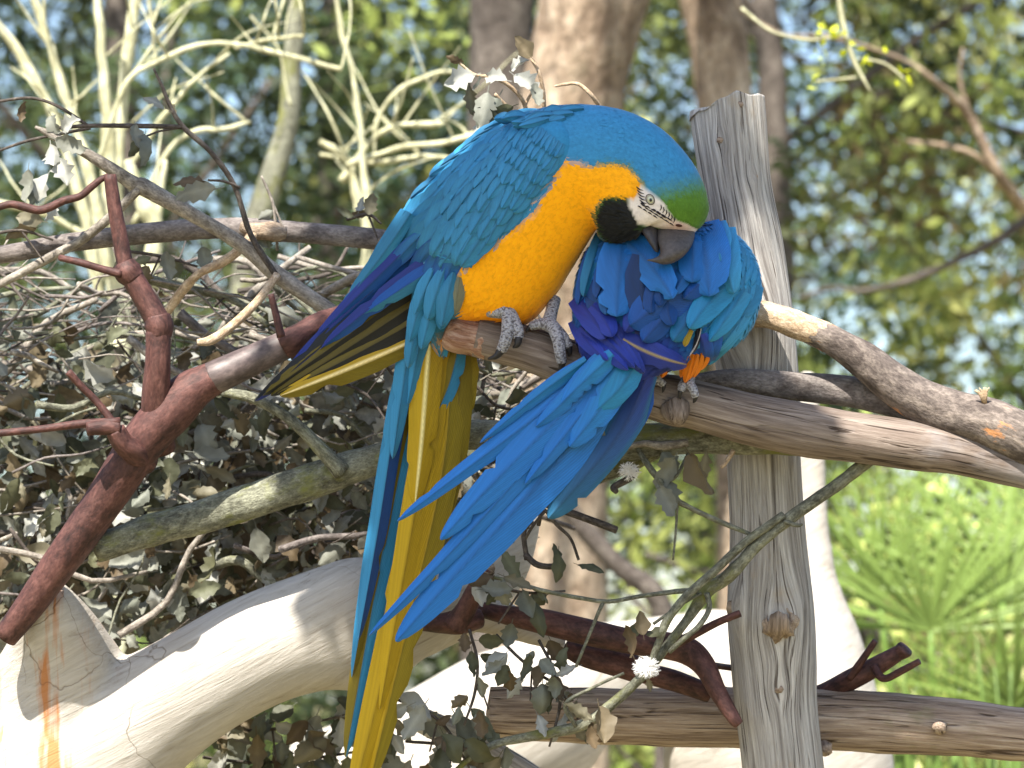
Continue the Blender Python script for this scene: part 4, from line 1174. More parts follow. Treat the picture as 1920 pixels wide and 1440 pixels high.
def ring_loft(rings, res, seg):
    """rings: (A px, B px, half depth px, centre depth) -> dense vertex grid"""
    K = []
    for r in rings:
        (ax, ay), (bx, by), h, d = r[:4]
        dd = r[4] if len(r) > 4 else 0.0
        K.append([ax, ay, bx, by, h, d, dd])
    P = catmull(K, res)
    rows = []
    for ax, ay, bx, by, h, d, dd in P:
        c = np.array([(ax + bx) / 2, (ay + by) / 2]); e = np.array([(bx - ax) / 2, (by - ay) / 2])
        row = []
        for j in range(seg):
            a = 2 * math.pi * j / seg
            ca, sa = math.cos(a), math.sin(a)
            q = c - e * ca
            row.append((q[0], q[1], d - sa * h * d / F + dd * ca))
        rows.append(row)
    return np.array(rows)


def smooth01(x, a, b):
    t = np.clip((x - a) / (b - a), 0, 1)
    return t * t * (3 - 2 * t)


def poly_sd(px, py, poly):
    """signed distance in px, positive inside"""
    P = np.array(poly, float); n = len(P)
    best = np.full(np.shape(px), 1e9); ins = np.zeros(np.shape(px), bool)
    for i in range(n):
        a, b = P[i], P[(i + 1) % n]
        ex, ey = b - a
        t = np.clip(((px - a[0]) * ex + (py - a[1]) * ey) / (ex * ex + ey * ey + 1e-9), 0, 1)
        dist = np.hypot(px - a[0] - t * ex, py - a[1] - t * ey)
        best = np.minimum(best, dist)
        c = ((a[1] > py) != (b[1] > py)) & (px < (b[0] - a[0]) * (py - a[1]) / (b[1] - a[1] + 1e-9) + a[0])
        ins ^= c
    return np.where(ins, best, -best)


FACE = [(1174, 376), (1197, 421), (1232, 427), (1298, 446), (1308, 430), (1290, 421), (1267, 413), (1253, 393), (1230, 365), (1202, 346), (1195, 370)]
CHIN = [(1122, 402), (1136, 378), (1176, 374), (1198, 422), (1215, 436), (1205, 450), (1160, 458), (1132, 440)]
GOLD = [(1072, 298), (1112, 316), (1150, 310), (1182, 318), (1203, 346), (1196, 372), (1128, 376), (1118, 400), (1128, 440), (1110, 520), (1060, 640), (800, 640), (842, 600), (862, 500), (905, 470), (1000, 400)]


def color1(px, py, j=0.0):
    px = np.asarray(px, float); py = np.asarray(py, float)
    c = np.tile(NECK, px.shape + (1,))
    def over(c, col_, m): return c * (1 - m[..., None]) + col_ * m[..., None]
    # green forehead
    g = smooth01(py + 0.25 * (px - 1280), 322, 385) * smooth01(px, 1180, 1225)
    c = over(c, GREEN, np.clip(g, 0, 1))
    gy = poly_sd(px, py, GOLD)
    c = over(c, GREEN * 0.9, np.clip(smooth01(gy, -16, -2) * smooth01(px, 1090, 1140) * 0.7, 0, 1))
    c = over(c, YEL, smooth01(gy, -7, 5))
    c = over(c, ORANGE, smooth01(gy, 0, 10) * smooth01(py + px * 0.2, 740, 790) * 0.55)
    # bluish thigh
    th = poly_sd(px, py, [(760, 480), (850, 490), (868, 540), (862, 590), (840, 622), (770, 640), (750, 560)])
    c = over(c, OLIVY * 0.5 + TEAL * 0.5, smooth01(th, -14, 0))
    c = over(c, BLUE, smooth01(th, -3, 14))
    ch = poly_sd(px, py, CHIN)
    c = over(c, GREEN * 0.45, smooth01(ch, -10, 0))
    c = over(c, BLACK, smooth01(ch, -4, 6))
    fc = poly_sd(px, py, FACE)
    c = over(c, WHITE, smooth01(fc, -1.5, 1.5))
    pk = np.exp(-((px - 1272) ** 2 + ((py - 426) * 1.6) ** 2) / 700.0) * smooth01(fc, -1, 2)
    c = over(c, np.array(lin(206, 176, 168)), np.clip(pk, 0, 1))
    return c


def body_mesh(name, rows, colf, mat, parent, extra_cap=True):
    n, seg, _ = rows.shape
    W = atn(rows.reshape(-1, 3))
    C = colf(rows[..., 0].ravel(), rows[..., 1].ravel())
    f = [(i * seg + j, (i + 1) * seg + j, (i + 1) * seg + (j + 1) % seg, i * seg + (j + 1) % seg) for i in range(n - 1) for j in range(seg)]
    V = np.concatenate([W, [W[:seg].mean(0)], [W[-seg:].mean(0)]])
    C = np.concatenate([C, [C[:seg].mean(0)], [C[-seg:].mean(0)]])
    a, b = n * seg, n * seg + 1
    f += [(a, j, (j + 1) % seg) for j in range(seg)]
    f += [(b, (n - 1) * seg + (j + 1) % seg, (n - 1) * seg + j) for j in range(seg)]
    mb = MB(); mb.add(V, f, c=C)
    o = mb.build(name, mat, parent)
    return o, BVHTree.FromPolygons([Vector(v) for v in V], f), W.reshape(n, seg, 3)


def plumage(rows, W, colf, n, length, width, lift, parent, rs, name='plumage', skip=None, dark=0.0, flow=-1):
    """thousands of small overlapping body feathers following the body from head to tail"""
    nr, seg, _ = rows.shape
    nv = np.zeros_like(W)
    dI = np.gradient(W, axis=0); dJ = np.roll(W, -1, 1) - np.roll(W, 1, 1)
    nv = np.cross(dJ, dI); nv /= np.linalg.norm(nv, axis=2)[..., None] + 1e-9
    cen = W.mean(1, keepdims=True)
    s = np.sign((nv * (W - cen)).sum(2)).mean()
    nv *= 1 if s > 0 else -1
    i = rs.uniform(0.5, nr - 1.01, n); j = rs.uniform(0, seg, n)
    # area weighting by ring size
    size = np.linalg.norm(W - cen, axis=2).mean(1); size = size / size.max()
    keep = rs.rand(n) < size[i.astype(int)] + 0.1
    i, j = i[keep], j[keep]
    i0 = i.astype(int); fi = (i - i0)[:, None]; j0 = j.astype(int) % seg; j1 = (j0 + 1) % seg; fj = (j - j.astype(int))[:, None]
    def lerp(A): return (A[i0, j0] * (1 - fi) + A[i0 + 1, j0] * fi) * (1 - fj) + (A[i0, j1] * (1 - fi) + A[i0 + 1, j1] * fi) * fj
    P = lerp(W); Nn = lerp(nv); R = lerp(rows)
    Nn /= np.linalg.norm(Nn, axis=1)[:, None]
    T = lerp(dI) * flow
    T -= Nn * (T * Nn).sum(1)[:, None]; T /= np.linalg.norm(T, axis=1)[:, None] + 1e-9
    T += np.cross(Nn, T) * rs.normal(0, 0.13, (len(T), 1)); T /= np.linalg.norm(T, axis=1)[:, None]
    if skip is not None:
        k = ~skip(R[:, 0], R[:, 1])
        P, Nn, T, R = P[k], Nn[k], T[k], R[k]
    B = np.cross(Nn, T)
    m = len(P)
    L = length * rs.uniform(0.7, 1.3, (m, 1)); w = width * rs.uniform(0.7, 1.2, (m, 1)); h = lift * rs.uniform(0.5, 1.4, (m, 1))
    C = colf(R[:, 0] + rs.normal(0, 2.0, m), R[:, 1] + rs.normal(0, 2.0, m)) * rs.uniform(0.93, 1.06, (m, 1))
    e = 0.0006
    pts = [P - T * L * 0.3 + Nn * e * 0.3, P + B * w * 0.5 + T * L * 0.12 + Nn * e, P - B * w * 0.5 + T * L * 0.12 + Nn * e,
           P + Nn * (e + h * 0.35) + T * L * 0.15, P + B * w * 0.33 + T * L * 0.5 + Nn * h * 0.6, P - B * w * 0.33 + T * L * 0.5 + Nn * h * 0.6, P + T * L * 0.72 + Nn * h]
    V = np.stack(pts, 1).reshape(-1, 3)
    tri = np.array([[0, 3, 1], [0, 2, 3], [1, 3, 4], [3, 6, 4], [3, 2, 5], [3, 5, 6]])
    Fq = (np.arange(m)[:, None, None] * 7 + tri[None]).reshape(-1, 3)
    Cc = np.repeat(C, 7, axis=0)
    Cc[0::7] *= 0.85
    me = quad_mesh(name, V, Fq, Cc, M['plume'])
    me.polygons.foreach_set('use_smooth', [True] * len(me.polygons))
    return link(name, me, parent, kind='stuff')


class Surf:
    def __init__(s, bvhs, mid):
        s.b = bvhs; s.mid = mid

    def __call__(s, px, py):
        px, py = float(px), float(py)
        dirv = (FWD + RIGHT * ((px - 960.0) / F) + UP * ((720.0 - py) / F))
        best = None
        for b in s.b:
            h = b.ray_cast(CAM, dirv.normalized())
            if h[0] is not None:
                d = (h[0] - CAM).dot(FWD)
                best = d if best is None else min(best, d)
        if best is not None: return best
        p = CAM + dirv * s.mid
        q = s.b[0].find_nearest(p)[0]
        return (q - CAM).dot(FWD)


U = (-1.0, -0.6, -0.2, -0.035, 0.035, 0.2, 0.6, 1.0)


def L_px(a, b):
    return math.hypot(a[0] - b[0], a[1] - b[1])


def feather(name, parent, base, tip, w, c0, c1=None, bend=0.0, arch=0.0, cup=0.003, roll=0.0, tipp=3.5, base_w=0.35, shaft=None, edge=None, vane=None, n=9, split=0.0, via=None, seed=None, mat='feather', wmax=0.45, conform=None, lifts=(0.001, 0.005)):
    """one feather: base/tip (px, py, depth), width px, colours base->tip, edge tint, shaft colour, vane=(left colour, right colour)"""
    c0 = np.asarray(c0, float); c1 = c0 if c1 is None else np.asarray(c1, float)
    b = np.array(base, float); t = np.array(tip, float)
    sd = rnd.random() * 100 if seed is None else seed
    if via is None:
        S = 1 - (1 - np.linspace(0, 1, n + 3)) ** 1.7; n = n + 3
        path = b + (t - b) * S[:, None]
        dx, dy = t[0] - b[0], t[1] - b[1]; L = math.hypot(dx, dy)
        path[:, 0] += -dy / L * bend * 4 * S * (1 - S); path[:, 1] += dx / L * bend * 4 * S * (1 - S)
        path[:, 2] -= arch * 4 * S * (1 - S)
    else:
        path = catmull([b] + [np.array(v, float) for v in via] + [t], 10)
        S = np.linspace(0, 1, len(path)); Sx = np.concatenate([S[:-2], S[-3] + (1 - S[-3]) * np.array([0.5, 0.72, 0.86, 0.94, 0.98, 1.0])])
        path = np.stack([np.interp(Sx, S, path[:, q]) for q in range(3)], 1); S = Sx; n = len(S)
    if conform is not None:
        for i in range(n):
            path[i, 2] = conform(path[i, 0], path[i, 1]) - lifts[0] - (lifts[1] - lifts[0]) * S[i] ** 1.5
        for _ in range(2): path[1:-1, 2] = (path[1:-1, 2] * 2 + path[:-2, 2] + path[2:, 2]) / 4
    T = np.gradient(path[:, :2], axis=0); T /= np.linalg.norm(T, axis=1)[:, None] + 1e-9
    V = []; C = []; TC = []
    nick = {(rnd.randrange(n // 3, n - 2), rnd.choice((-1.0, 1.0))): rnd.uniform(0.5, 0.85) for _ in range(3)} if L_px(b, t) > 130 else {}
    for i in range(n):
        s = S[i]
        ws = w / 2 * (base_w + (1 - base_w) * min(1, s / wmax) ** 0.8) * max(0.0, 1 - s ** tipp) ** 0.55
        ws = max(ws, 0.6)
        nx, ny = -T[i][1], T[i][0]
        for u in U:
            jag = 1 + (0.07 * mnoise.noise(Vector((s * 9, u * 2, sd))) if abs(u) == 1 else 0)
            jag *= nick.get((i, u), 1.0)
            o = u * ws * jag
            z = path[i][2] + cup * u * u + roll * u + (0.0006 if 0.1 < abs(u) < 0.9 else 0) - (0.0006 if abs(u) < 0.05 else 0)
            z += 0.0012 * mnoise.noise(Vector((s * 5, u * 1.5, sd + 5)))
            if conform is not None:
                z = min(z, conform(path[i][0] + nx * o, path[i][1] + ny * o) - 0.0012)
            V.append((path[i][0] + nx * o, path[i][1] + ny * o, z))
            cc = c0 * (1 - s) + c1 * s
            if vane is not None:
                cc = (vane[0] if u < 0 else vane[1]) * (0.92 + 0.16 * s)
            if edge is not None and abs(u) > 0.9: cc = np.asarray(edge)
            if abs(u) < 0.05:
                cc = cc * 0.72 if shaft is None else np.asarray(shaft)
            C.append(cc)
            TC.append((u * 0.02 + s * 0.02, s * 0.08 + abs(u) * 0.05, sd))
    k = len(U)
    f = [(i * k + j, (i + 1) * k + j, (i + 1) * k + j + 1, i * k + j + 1) for i in range(n - 1) for j in range(k - 1)]
    mb = MB(); mb.add(atn(np.array(V)), f, TC, np.array(C))
    return mb.build(name, M[mat], parent)


def vary(c, a=0.12):
    return np.asarray(c) * rnd.uniform(1 - a, 1 + a)


# ---------------------------------------------- the bent macaw
m1 = thing('macaw', at(960, 640, 3.968), 'blue and yellow macaw bending its head down to preen its neighbour', 'macaw')
R1 = [((808, 652), (842, 650), 16, 3.985), ((778, 600), (868, 612), 42, 3.982), ((768, 545), (925, 606), 66, 3.978), ((772, 470), (990, 602), 88, 3.973), ((795, 400), (1040, 552), 104, 3.968), ((842, 328), (1076, 496), 110, 3.962),
      ((912, 262), (1104, 450), 110, 3.955), ((1000, 210), (1118, 430), 102, 3.947), ((1085, 197), (1126, 438), 94, 3.94), ((1170, 208), (1128, 446), 86, 3.934), ((1240, 243), (1142, 452), 80, 3.928), ((1290, 295), (1165, 450), 74, 3.923), ((1318, 345), (1190, 440), 66, 3.92),
      ((1327, 390), (1204, 428), 54, 3.917), ((1318, 418), (1214, 428), 42, 3.915), ((1302, 437), (1228, 430), 27, 3.914)]
rows1 = ring_loft(R1, 7, 72)
body1, bvh1, W1 = body_mesh('body', rows1, color1, M['plume'], m1)
rs1 = np.random.RandomState(5)


def noface(px, py):
    return poly_sd(px, py, FACE) > -5


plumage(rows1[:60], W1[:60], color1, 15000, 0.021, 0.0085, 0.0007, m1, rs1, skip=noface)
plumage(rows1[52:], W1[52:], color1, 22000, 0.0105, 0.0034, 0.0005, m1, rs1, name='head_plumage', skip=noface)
# loose black ruff under the chin
plumage(rows1[63:92], W1[63:92], lambda x, y: color1(x, y), 2500, 0.012, 0.004, 0.0035, m1, rs1, name='chin_ruff', skip=lambda x, y: (poly_sd(x, y, CHIN) < 2) | (poly_sd(x, y, FACE) > -9))

# folded wing: a raised shell following the flank
WB = catmull([(1010, 204), (960, 222), (912, 248), (868, 284), (828, 320), (790, 362), (758, 405), (735, 450)], 5)   # along the back
WF = catmull([(1058, 222), (1074, 262), (1066, 306), (1030, 350), (985, 400), (945, 442), (915, 478), (890, 505)], 5)  # along the breast
surf0 = Surf([bvh1], 3.968)
nv = 15
wg = []
for i in range(len(WB)):
    row = []
    for j in range(nv):
        u = j / (nv - 1)
        p = WB[i] * (1 - u) + WF[i] * u
        bow = 16 * math.sin(math.pi * u) if i < 3 else 0
        endf = smooth01(i, -1, 4)
        lift = (0.010 * (math.sin(math.pi * min(1.0, u * 0.94 + 0.06)) ** 0.45)) * endf
        if u > 0.995: lift = -0.003
        row.append((p[0] - bow * 0.3, p[1] - bow * 0.2, surf0(p[0], p[1]) - lift))
    wg.append(row)
wg = np.array(wg)
for _ in range(3):                                    # relax the depths
    z = wg[..., 2]; z[1:-1, 1:-1] = (z[1:-1, 1:-1] * 2 + z[:-2, 1:-1] + z[2:, 1:-1] + z[1:-1, :-2] + z[1:-1, 2:]) / 6
Wv = atn(wg.reshape(-1, 3))
fw = [(i * nv + j, i * nv + j + 1, (i + 1) * nv + j + 1, (i + 1) * nv + j) for i in range(len(WB) - 1) for j in range(nv - 1)]
mb = MB(); mb.add(Wv, fw, c=BLUE)
wing1 = mb.build('wing', M['plume'], m1)
bvhw = BVHTree.FromPolygons([Vector(v) for v in Wv], fw)
surf1 = Surf([bvh1, bvhw], 3.968)


def wing_feather(base, tip, w, c0, c1, lift0=0.001, lift1=0.005, **kw):
    d0 = surf1(*base) - lift0; d1 = surf1(*tip) - lift1
    d1 = min(max(d1, d0 - 0.02), d0 + 0.035)
    return feather(kw.pop('name', 'covert_feather'), wing1, (*base, d0), (*tip, d1), w, c0, c1, arch=kw.pop('arch', 0.002), conform=surf1 if tip[0] > 735 else None, lifts=(lift0, lift1), **kw)


# long secondaries and primaries first (lowest)
for (b, t, w, c, kw) in [
    ((812, 470, 3.955), (478, 752, 4.02), 50, VIOL, dict(vane=(VIOL * 0.7, BLACK * 0.8), tipp=2.2)),
    ((800, 520, 3.958), (492, 742, 4.015), 46, OLIVY, dict(vane=(BLACK, OLIVY * 0.55), tipp=2.4)),
    ((800, 555, 3.962), (508, 742, 4.012), 52, OLIVY, dict(vane=(BLACK, OLIVY * 0.45), tipp=2.6)),
    ((800, 590, 3.966), (520, 738, 4.008), 60, OCHRE, dict(vane=(BLACK * 1.2, OLIVY * 0.55), tipp=2.8)),
    ((805, 625, 3.970), (525, 742, 4.004), 58, OCHRE, dict(vane=(OLIVY * 0.8, OCHRE * 0.8), shaft=lin(236, 214, 150), tipp=3.0)),
    ((800, 540, 3.975), (560, 700, 4.03), 90, OLIVY, dict(vane=(BLACK, OLIVY * 0.5), tipp=4)),
    ((800, 450, 3.950), (540, 690, 4.012), 40, VIOL, dict(vane=(DEEP * 0.8, VIOL * 0.7), tipp=2.2)),
    ((790, 440, 3.945), (585, 640, 4.000), 38, DEEP, dict(vane=(DEEP * 1.0, VIOL * 0.8), tipp=2.2)),
    ((830, 470, 3.935), (600, 655, 3.990), 40, DEEP, dict(vane=(DEEP * 0.9, VIOL * 0.7), tipp=2.4)),
    ((850, 480, 3.930), (680, 590, 3.965), 38, DEEP, dict(c1=None, vane=(BLUE * 0.8, DEEP), tipp=2.6)),
    ((770, 400, 3.945), (640, 575, 3.985), 34, BLUE, dict(vane=(BLUE * 1.05, BLUE * 0.75), tipp=2.6)),
    ((760, 395, 3.95), (668, 545, 3.985), 32, BLUE, dict(vane=(BLUE * 1.1, BLUE * 0.8), tipp=2.6))]:
    kw.pop('c1', None)
    feather('flight_feather', wing1, b, t, w, c, bend=rnd.uniform(-6, 2), arch=0.006, cup=0.004, base_w=0.6, n=14, **kw)

# rows of coverts, the lowest row first
ROWS = [  # back-end base, breast-end base, count, length back, length breast, width, colour base, tip
    ((792, 430), (868, 468), 6, 118, 62, 38, BLUE * 0.8, DEEP * 1.15),
    ((782, 388), (922, 432), 8, 98, 92, 42, BLUE * 0.92, BLUE * 1.02),
    ((806, 356), (940, 414), 8, 84, 84, 38, BLUE * 0.95, BLUE * 1.05),
    ((828, 330), (962, 396), 8, 74, 74, 35, BLUE * 0.95, BLUE),
    ((852, 304), (984, 376), 9, 64, 66, 31, BLUE * 0.98, BLUE * 1.03),
    ((878, 280), (1004, 356), 9, 56, 58, 28, BLUE, BLUE * 1.05),
    ((906, 260), (1022, 336), 10, 48, 50, 25, BLUE * 1.0, BLUE * 1.05),
    ((934, 242), (1040, 318), 10, 42, 44, 22, BLUE * 1.02, BLUE * 1.06),
    ((962, 228), (1052, 296), 10, 36, 38, 19, BLUE * 1.02, BLUE * 1.05),
    ((988, 218), (1060, 272), 9, 30, 32, 17, BLUE * 1.03, BLUE * 1.06)]
for r, (pb_, pf_, n, lb_, lf_, w, c0, c1) in enumerate(ROWS):
    for k in range(n):
        u = (k + 0.5) / n + rnd.uniform(-0.02, 0.02)
        bx = pb_[0] * (1 - u) + pf_[0] * u; by = pb_[1] * (1 - u) + pf_[1] * u
        a = math.radians(np.interp(u, [0, 1], [134, 118]) + rnd.gauss(0, 3.5))
        L = (lb_ * (1 - u) + lf_ * u) * rnd.uniform(0.9, 1.1)
        s = rnd.uniform(0.93, 1.08)
        wing_feather((bx, by), (bx + math.cos(a) * L, by + math.sin(a) * L), w * rnd.uniform(0.9, 1.1), c0 * s * 0.9, c1 * s, 0.001, 0.0052 if r > 1 else 0.006, cup=0.0022, bend=rnd.gauss(0, 2), tipp=rnd.uniform(2.6, 4.0), edge=c1 * s * 0.8, n=7)
# dark shaggy edge and scapulars along the back
for k in range(16):
    u = k / 15
    p = WB[int(u * (len(WB) - 1))]
    q = WB[min(len(WB) - 1, int(u * (len(WB) - 1)) + 6)]
    feather('back_feather', m1, (p[0] + 6, p[1] + 4, 3.962), (q[0] - rnd.uniform(2, 9), q[1] - rnd.uniform(2, 8), 3.966), rnd.uniform(16, 24), BLUE * 0.75, BLUE * rnd.choice([0.35, 0.6, 1.0]), bend=rnd.uniform(2, 6), cup=0.004, roll=0.003, tipp=2.5, n=7)
for k in range(14):
    u = k / 13
    x = 1092 - 125 * u + rnd.gauss(0, 4); y = 204 + 12 * u + rnd.uniform(-2, 14)
    d = surf1(x, y + 6) - 0.003
    feather('back_feather', m1, (x, y, d), (x - rnd.uniform(36, 58), y + rnd.uniform(0, 16), d - 0.003), rnd.uniform(18, 28), BLUE * 0.9, BLUE * 1.1, bend=rnd.uniform(-5, 3), cup=0.003, tipp=3, edge=BLUE * 0.55, n=7)
# blue thigh coverts
for (b, t, w, c) in [((835, 500), (802, 600), 44, BLUE), ((850, 510), (828, 612), 44, BLUE * 0.9), ((815, 500), (778, 590), 38, BLUE * 1.05), ((800, 520), (768, 640), 36, BLUE), ((842, 540), (826, 618), 36, TEAL * 0.85), ((862, 520), (852, 590), 30, OLIVY + TEAL * 0.3), ((790, 560), (765, 690), 34, BLUE * 0.95), ((815, 560), (790, 655), 34, BLUE * 1.05)]:
    d = min(surf1(*b), 3.96) - 0.004
    feather('thigh_feather', m1, (*b, d), (*t, d + 0.012), w, c * 0.92, c * 1.03, arch=0.003, cup=0.005, tipp=3.5, n=8)

# tail: outer blue faces on one side, ochre undersides
tail1 = [
    ('b', (812, 600, 3.99), [(770, 760, 4.0), (716, 1040, 4.02)], (648, 1420, 4.03), 58, dict(vane=(BLUE, OLIVY), tipp=5)),
    ('b', (800, 590, 3.985), [(752, 760, 3.995), (704, 1020, 4.012)], (660, 1270, 4.022), 46, dict(vane=(OLIVY * 0.7, BLUE * 1.05), tipp=3)),
    ('b', (790, 580, 3.982), [(745, 770, 3.99), (708, 1000, 4.006)], (672, 1200, 4.016), 40, dict(vane=(DEEP * 0.6, BLUE * 1.1), tipp=3)),
    ('y', (838, 630, 3.99), [(800, 900, 4.0), (740, 1180, 4.015)], (655, 1520, 4.03), 66, dict(vane=(OCHRE * 0.8, OCHRE), tipp=6)),
    ('y', (850, 640, 3.992), [(830, 880, 4.002), (770, 1150, 4.016)], (690, 1480, 4.03), 62, dict(vane=(OLIVY * 1.2, OCHRE * 0.95), tipp=6)),
    ('y', (866, 640, 3.994), [(848, 840, 4.004), (800, 1040, 4.014)], (728, 1292, 4.024), 60, dict(vane=(OLIVY, OCHRE * 0.8), tipp=3.5)),
    ('y', (872, 640, 3.998), [(862, 760, 4.004)], (806, 990, 4.014), 56, dict(vane=(OLIVY * 1.3, OCHRE * 0.85), tipp=4)),
    ('y', (830, 620, 3.984), [(800, 830, 3.994), (760, 1060, 4.006)], (712, 1330, 4.018), 56, dict(vane=(OCHRE * 0.75, OCHRE * 1.05), tipp=4)),
    ('b', (862, 640, 3.986), [(842, 720, 3.99)], (808, 800, 3.996), 40, dict(vane=(BLUE * 0.9, OLIVY), tipp=3)),
    ('y', (808, 606, 3.974), [(800, 700, 3.98), (790, 830, 3.988)], (778, 948, 3.996), 58, dict(vane=(OCHRE * 0.72, OCHRE * 0.95), shaft=lin(238, 222, 150), tipp=4)),
    ('b', (784, 570, 3.972), [(762, 680, 3.978)], (736, 860, 3.99), 44, dict(vane=(BLUE * 0.75, BLUE * 1.05), tipp=3)),
    ('b', (800, 580, 3.966), [(786, 650, 3.972)], (764, 760, 3.984), 36, dict(vane=(BLUE * 0.85, BLUE * 1.08), tipp=3))]
for k, b, via, t, w, kw in tail1:
    feather('tail_feather', m1, b, t, w, BLUE, via=via, cup=0.005, base_w=0.55, wmax=0.25, **kw)

# face: eye, dark lines of tiny feathers, nostril, beak
surf_b = Surf([bvh1], 3.92)


def disc(mb, px, py, rx, ry, lift, c, n=20, dome=0.0, rot=0.0):
    V = []; C = []
    for r in (1.0, 0.7, 0.4):
        for k in range(n):
            a = 2 * math.pi * k / n
            x, y = math.cos(a) * rx * r, math.sin(a) * ry * r
            X, Y = px + x * math.cos(rot) - y * math.sin(rot), py + x * math.sin(rot) + y * math.cos(rot)
            V.append((X, Y, surf_b(X, Y) - lift - dome * (1 - r * r)))
    V.append((px, py, surf_b(px, py) - lift - dome))
    f = []
    for q in range(2):
        f += [(q * n + k, q * n + (k + 1) % n, (q + 1) * n + (k + 1) % n, (q + 1) * n + k) for k in range(n)]
    f += [(2 * n + k, 2 * n + (k + 1) % n, 3 * n) for k in range(n)]
    mb.add(atn(np.array(V)), f, c=np.asarray(c))


eye = MB()
disc(eye, 1219, 374, 8.5, 11, 0.0006, lin(48, 44, 46), rot=-0.45)
disc(eye, 1219, 374, 7, 9.5, 0.0011, lin(150, 146, 136), rot=-0.45)
disc(eye, 1219.5, 374.5, 5.2, 6.6, 0.0016, lin(188, 190, 160), dome=0.0012, rot=-0.4)
disc(eye, 1220, 375, 2.7, 3.3, 0.0034, lin(8, 8, 10), dome=0.0008)
eye.build('eye', M['eye'], m1)
lines = MB()
def fline(pts, w=1.6):
    P = catmull(pts, 4)
    tube(lines, [(x, y, surf_b(x, y) - 0.0004, w * (1 - 0.6 * abs(2 * i / (len(P) - 1) - 0.8))) for i, (x, y) in enumerate(P)], 5, 1, c=INK)
for k in range(6):                                            # behind the eye
    x, y = 1193 + k * 1.6, 350 + k * 6.2
    fline([(x, y), (x + 6, y + 5), (x + 13, y + 7)], 1.5)
for q, (ox, oy, n_) in enumerate([(1196, 386, 4), (1202, 380, 5), (1209, 389, 5), (1217, 394, 5), (1224, 392, 4), (1231, 396, 3)]):
    for k in range(n_):                                       # broken rows of tiny feathers sweeping to the beak
        x, y = ox + k * 9.5, oy + k * 6.0
        fline([(x, y), (x + 4, y + 2), (x + 8, y + 5.5)], 1.5)
for k in range(6):                                            # short bars in front of the eye
    x, y = 1236 + k * 5.0, 384 + k * 4.6
    fline([(x + 3, y), (x + 4, y + 6), (x + 1, y + 11)], 1.3)
lines.build('facial_feather_lines', M['plume'], m1, kind='stuff')
mb = MB(); disc(mb, 1273, 423, 6.5, 2.6, 0.0006, lin(74, 44, 40), rot=0.15); mb.build('nostril', M['horn'], m1)


def loft_part(name, rings, colr, parent, mat, res=5, seg=28, attr_scale=1.0):
    rows = ring_loft(rings, res, seg)
    n = len(rows); W = atn(rows.reshape(-1, 3))
    f = [(i * seg + j, (i + 1) * seg + j, (i + 1) * seg + (j + 1) % seg, i * seg + (j + 1) % seg) for i in range(n - 1) for j in range(seg)]
    V = np.concatenate([W, [W[:seg].mean(0)], [W[-seg:].mean(0)]])
    a, b = n * seg, n * seg + 1
    f += [(a, j, (j + 1) % seg) for j in range(seg)] + [(b, (n - 1) * seg + (j + 1) % seg, (n - 1) * seg + j) for j in range(seg)]
    mb = MB(); mb.add(V, f, c=np.asarray(colr)); return mb.build(name, mat, parent)


HORN = lin(74, 68, 65)
loft_part('upper_beak', [((1303, 434), (1232, 424), 27, 3.912), ((1302, 446), (1231, 437), 30, 3.904), ((1298, 458), (1232, 450), 30, 3.895), ((1291, 470), (1236, 462), 27, 3.888), ((1279, 483), (1238, 471), 22, 3.883), ((1262, 493), (1236, 478), 16, 3.880), ((1244, 496), (1231, 482), 10, 3.879), ((1228, 492), (1223, 485), 5, 3.879), ((1214, 489), (1213, 487), 1.2, 3.880)], HORN, m1, M['horn'])
loft_part('lower_beak', [((1234, 422), (1196, 419), 22, 3.912), ((1234, 434), (1200, 428), 22, 3.904), ((1235, 450), (1208, 442), 19, 3.897), ((1236, 464), (1218, 458), 14, 3.892), ((1235, 474), (1228, 472), 6, 3.888)], lin(54, 50, 50), m1, M['horn'])


# feet
def toe(parent, pts, claw, name='toe'):
    mb = MB(); tube(mb, pts, 12, 5, rough=0.08, freq=300); o = mb.build(name, M['foot'], parent)
    mb = MB(); tube(mb, claw, 8, 4, c=lin(40, 38, 40)); mb.build('claw', M['horn'], o)
    return o


def leg(parent, pts):
    mb = MB(); tube(mb, pts, 14, 5, rough=0.06, freq=250); return mb.build('leg', M['foot'], parent)


leg(m1, [(905, 560, 3.95, 12), (915, 580, 3.945, 13), (935, 584, 3.938, 13), (950, 582, 3.935, 13)])
leg(m1, [(1040, 560, 3.965, 12), (1034, 585, 3.955, 12), (1028, 608, 3.945, 13)])
toe(m1, [(940, 580, 3.938, 12), (952, 590, 3.934, 13), (952, 615, 3.928, 12), (948, 638, 3.927, 12), (940, 658, 3.930, 10)], [(940, 656, 3.929, 9), (930, 668, 3.93, 6), (915, 673, 3.934, 2)])
toe(m1, [(952, 582, 3.937, 12), (963, 600, 3.934, 12), (970, 620, 3.93, 12), (972, 635, 3.929, 10)], [(972, 633, 3.927, 8), (970, 646, 3.926, 6), (962, 652, 3.928, 2)])
toe(m1, [(935, 580, 3.945, 11), (912, 586, 3.955, 10), (895, 592, 3.965, 9), (886, 602, 3.985, 8)], [(886, 600, 3.985, 6), (882, 612, 3.992, 4), (884, 622, 3.995, 1.5)])
toe(m1, [(1020, 606, 3.944, 11), (1038, 616, 3.938, 13), (1046, 636, 3.93, 12), (1050, 660, 3.928, 11), (1054, 680, 3.931, 10)], [(1054, 678, 3.93, 8), (1052, 690, 3.932, 5), (1046, 695, 3.936, 2)])
toe(m1, [(1030, 604, 3.946, 11), (1044, 618, 3.94, 11), (1056, 634, 3.936, 11), (1066, 652, 3.935, 10)], [(1066, 650, 3.934, 7), (1068, 662, 3.935, 5), (1066, 668, 3.937, 2)])
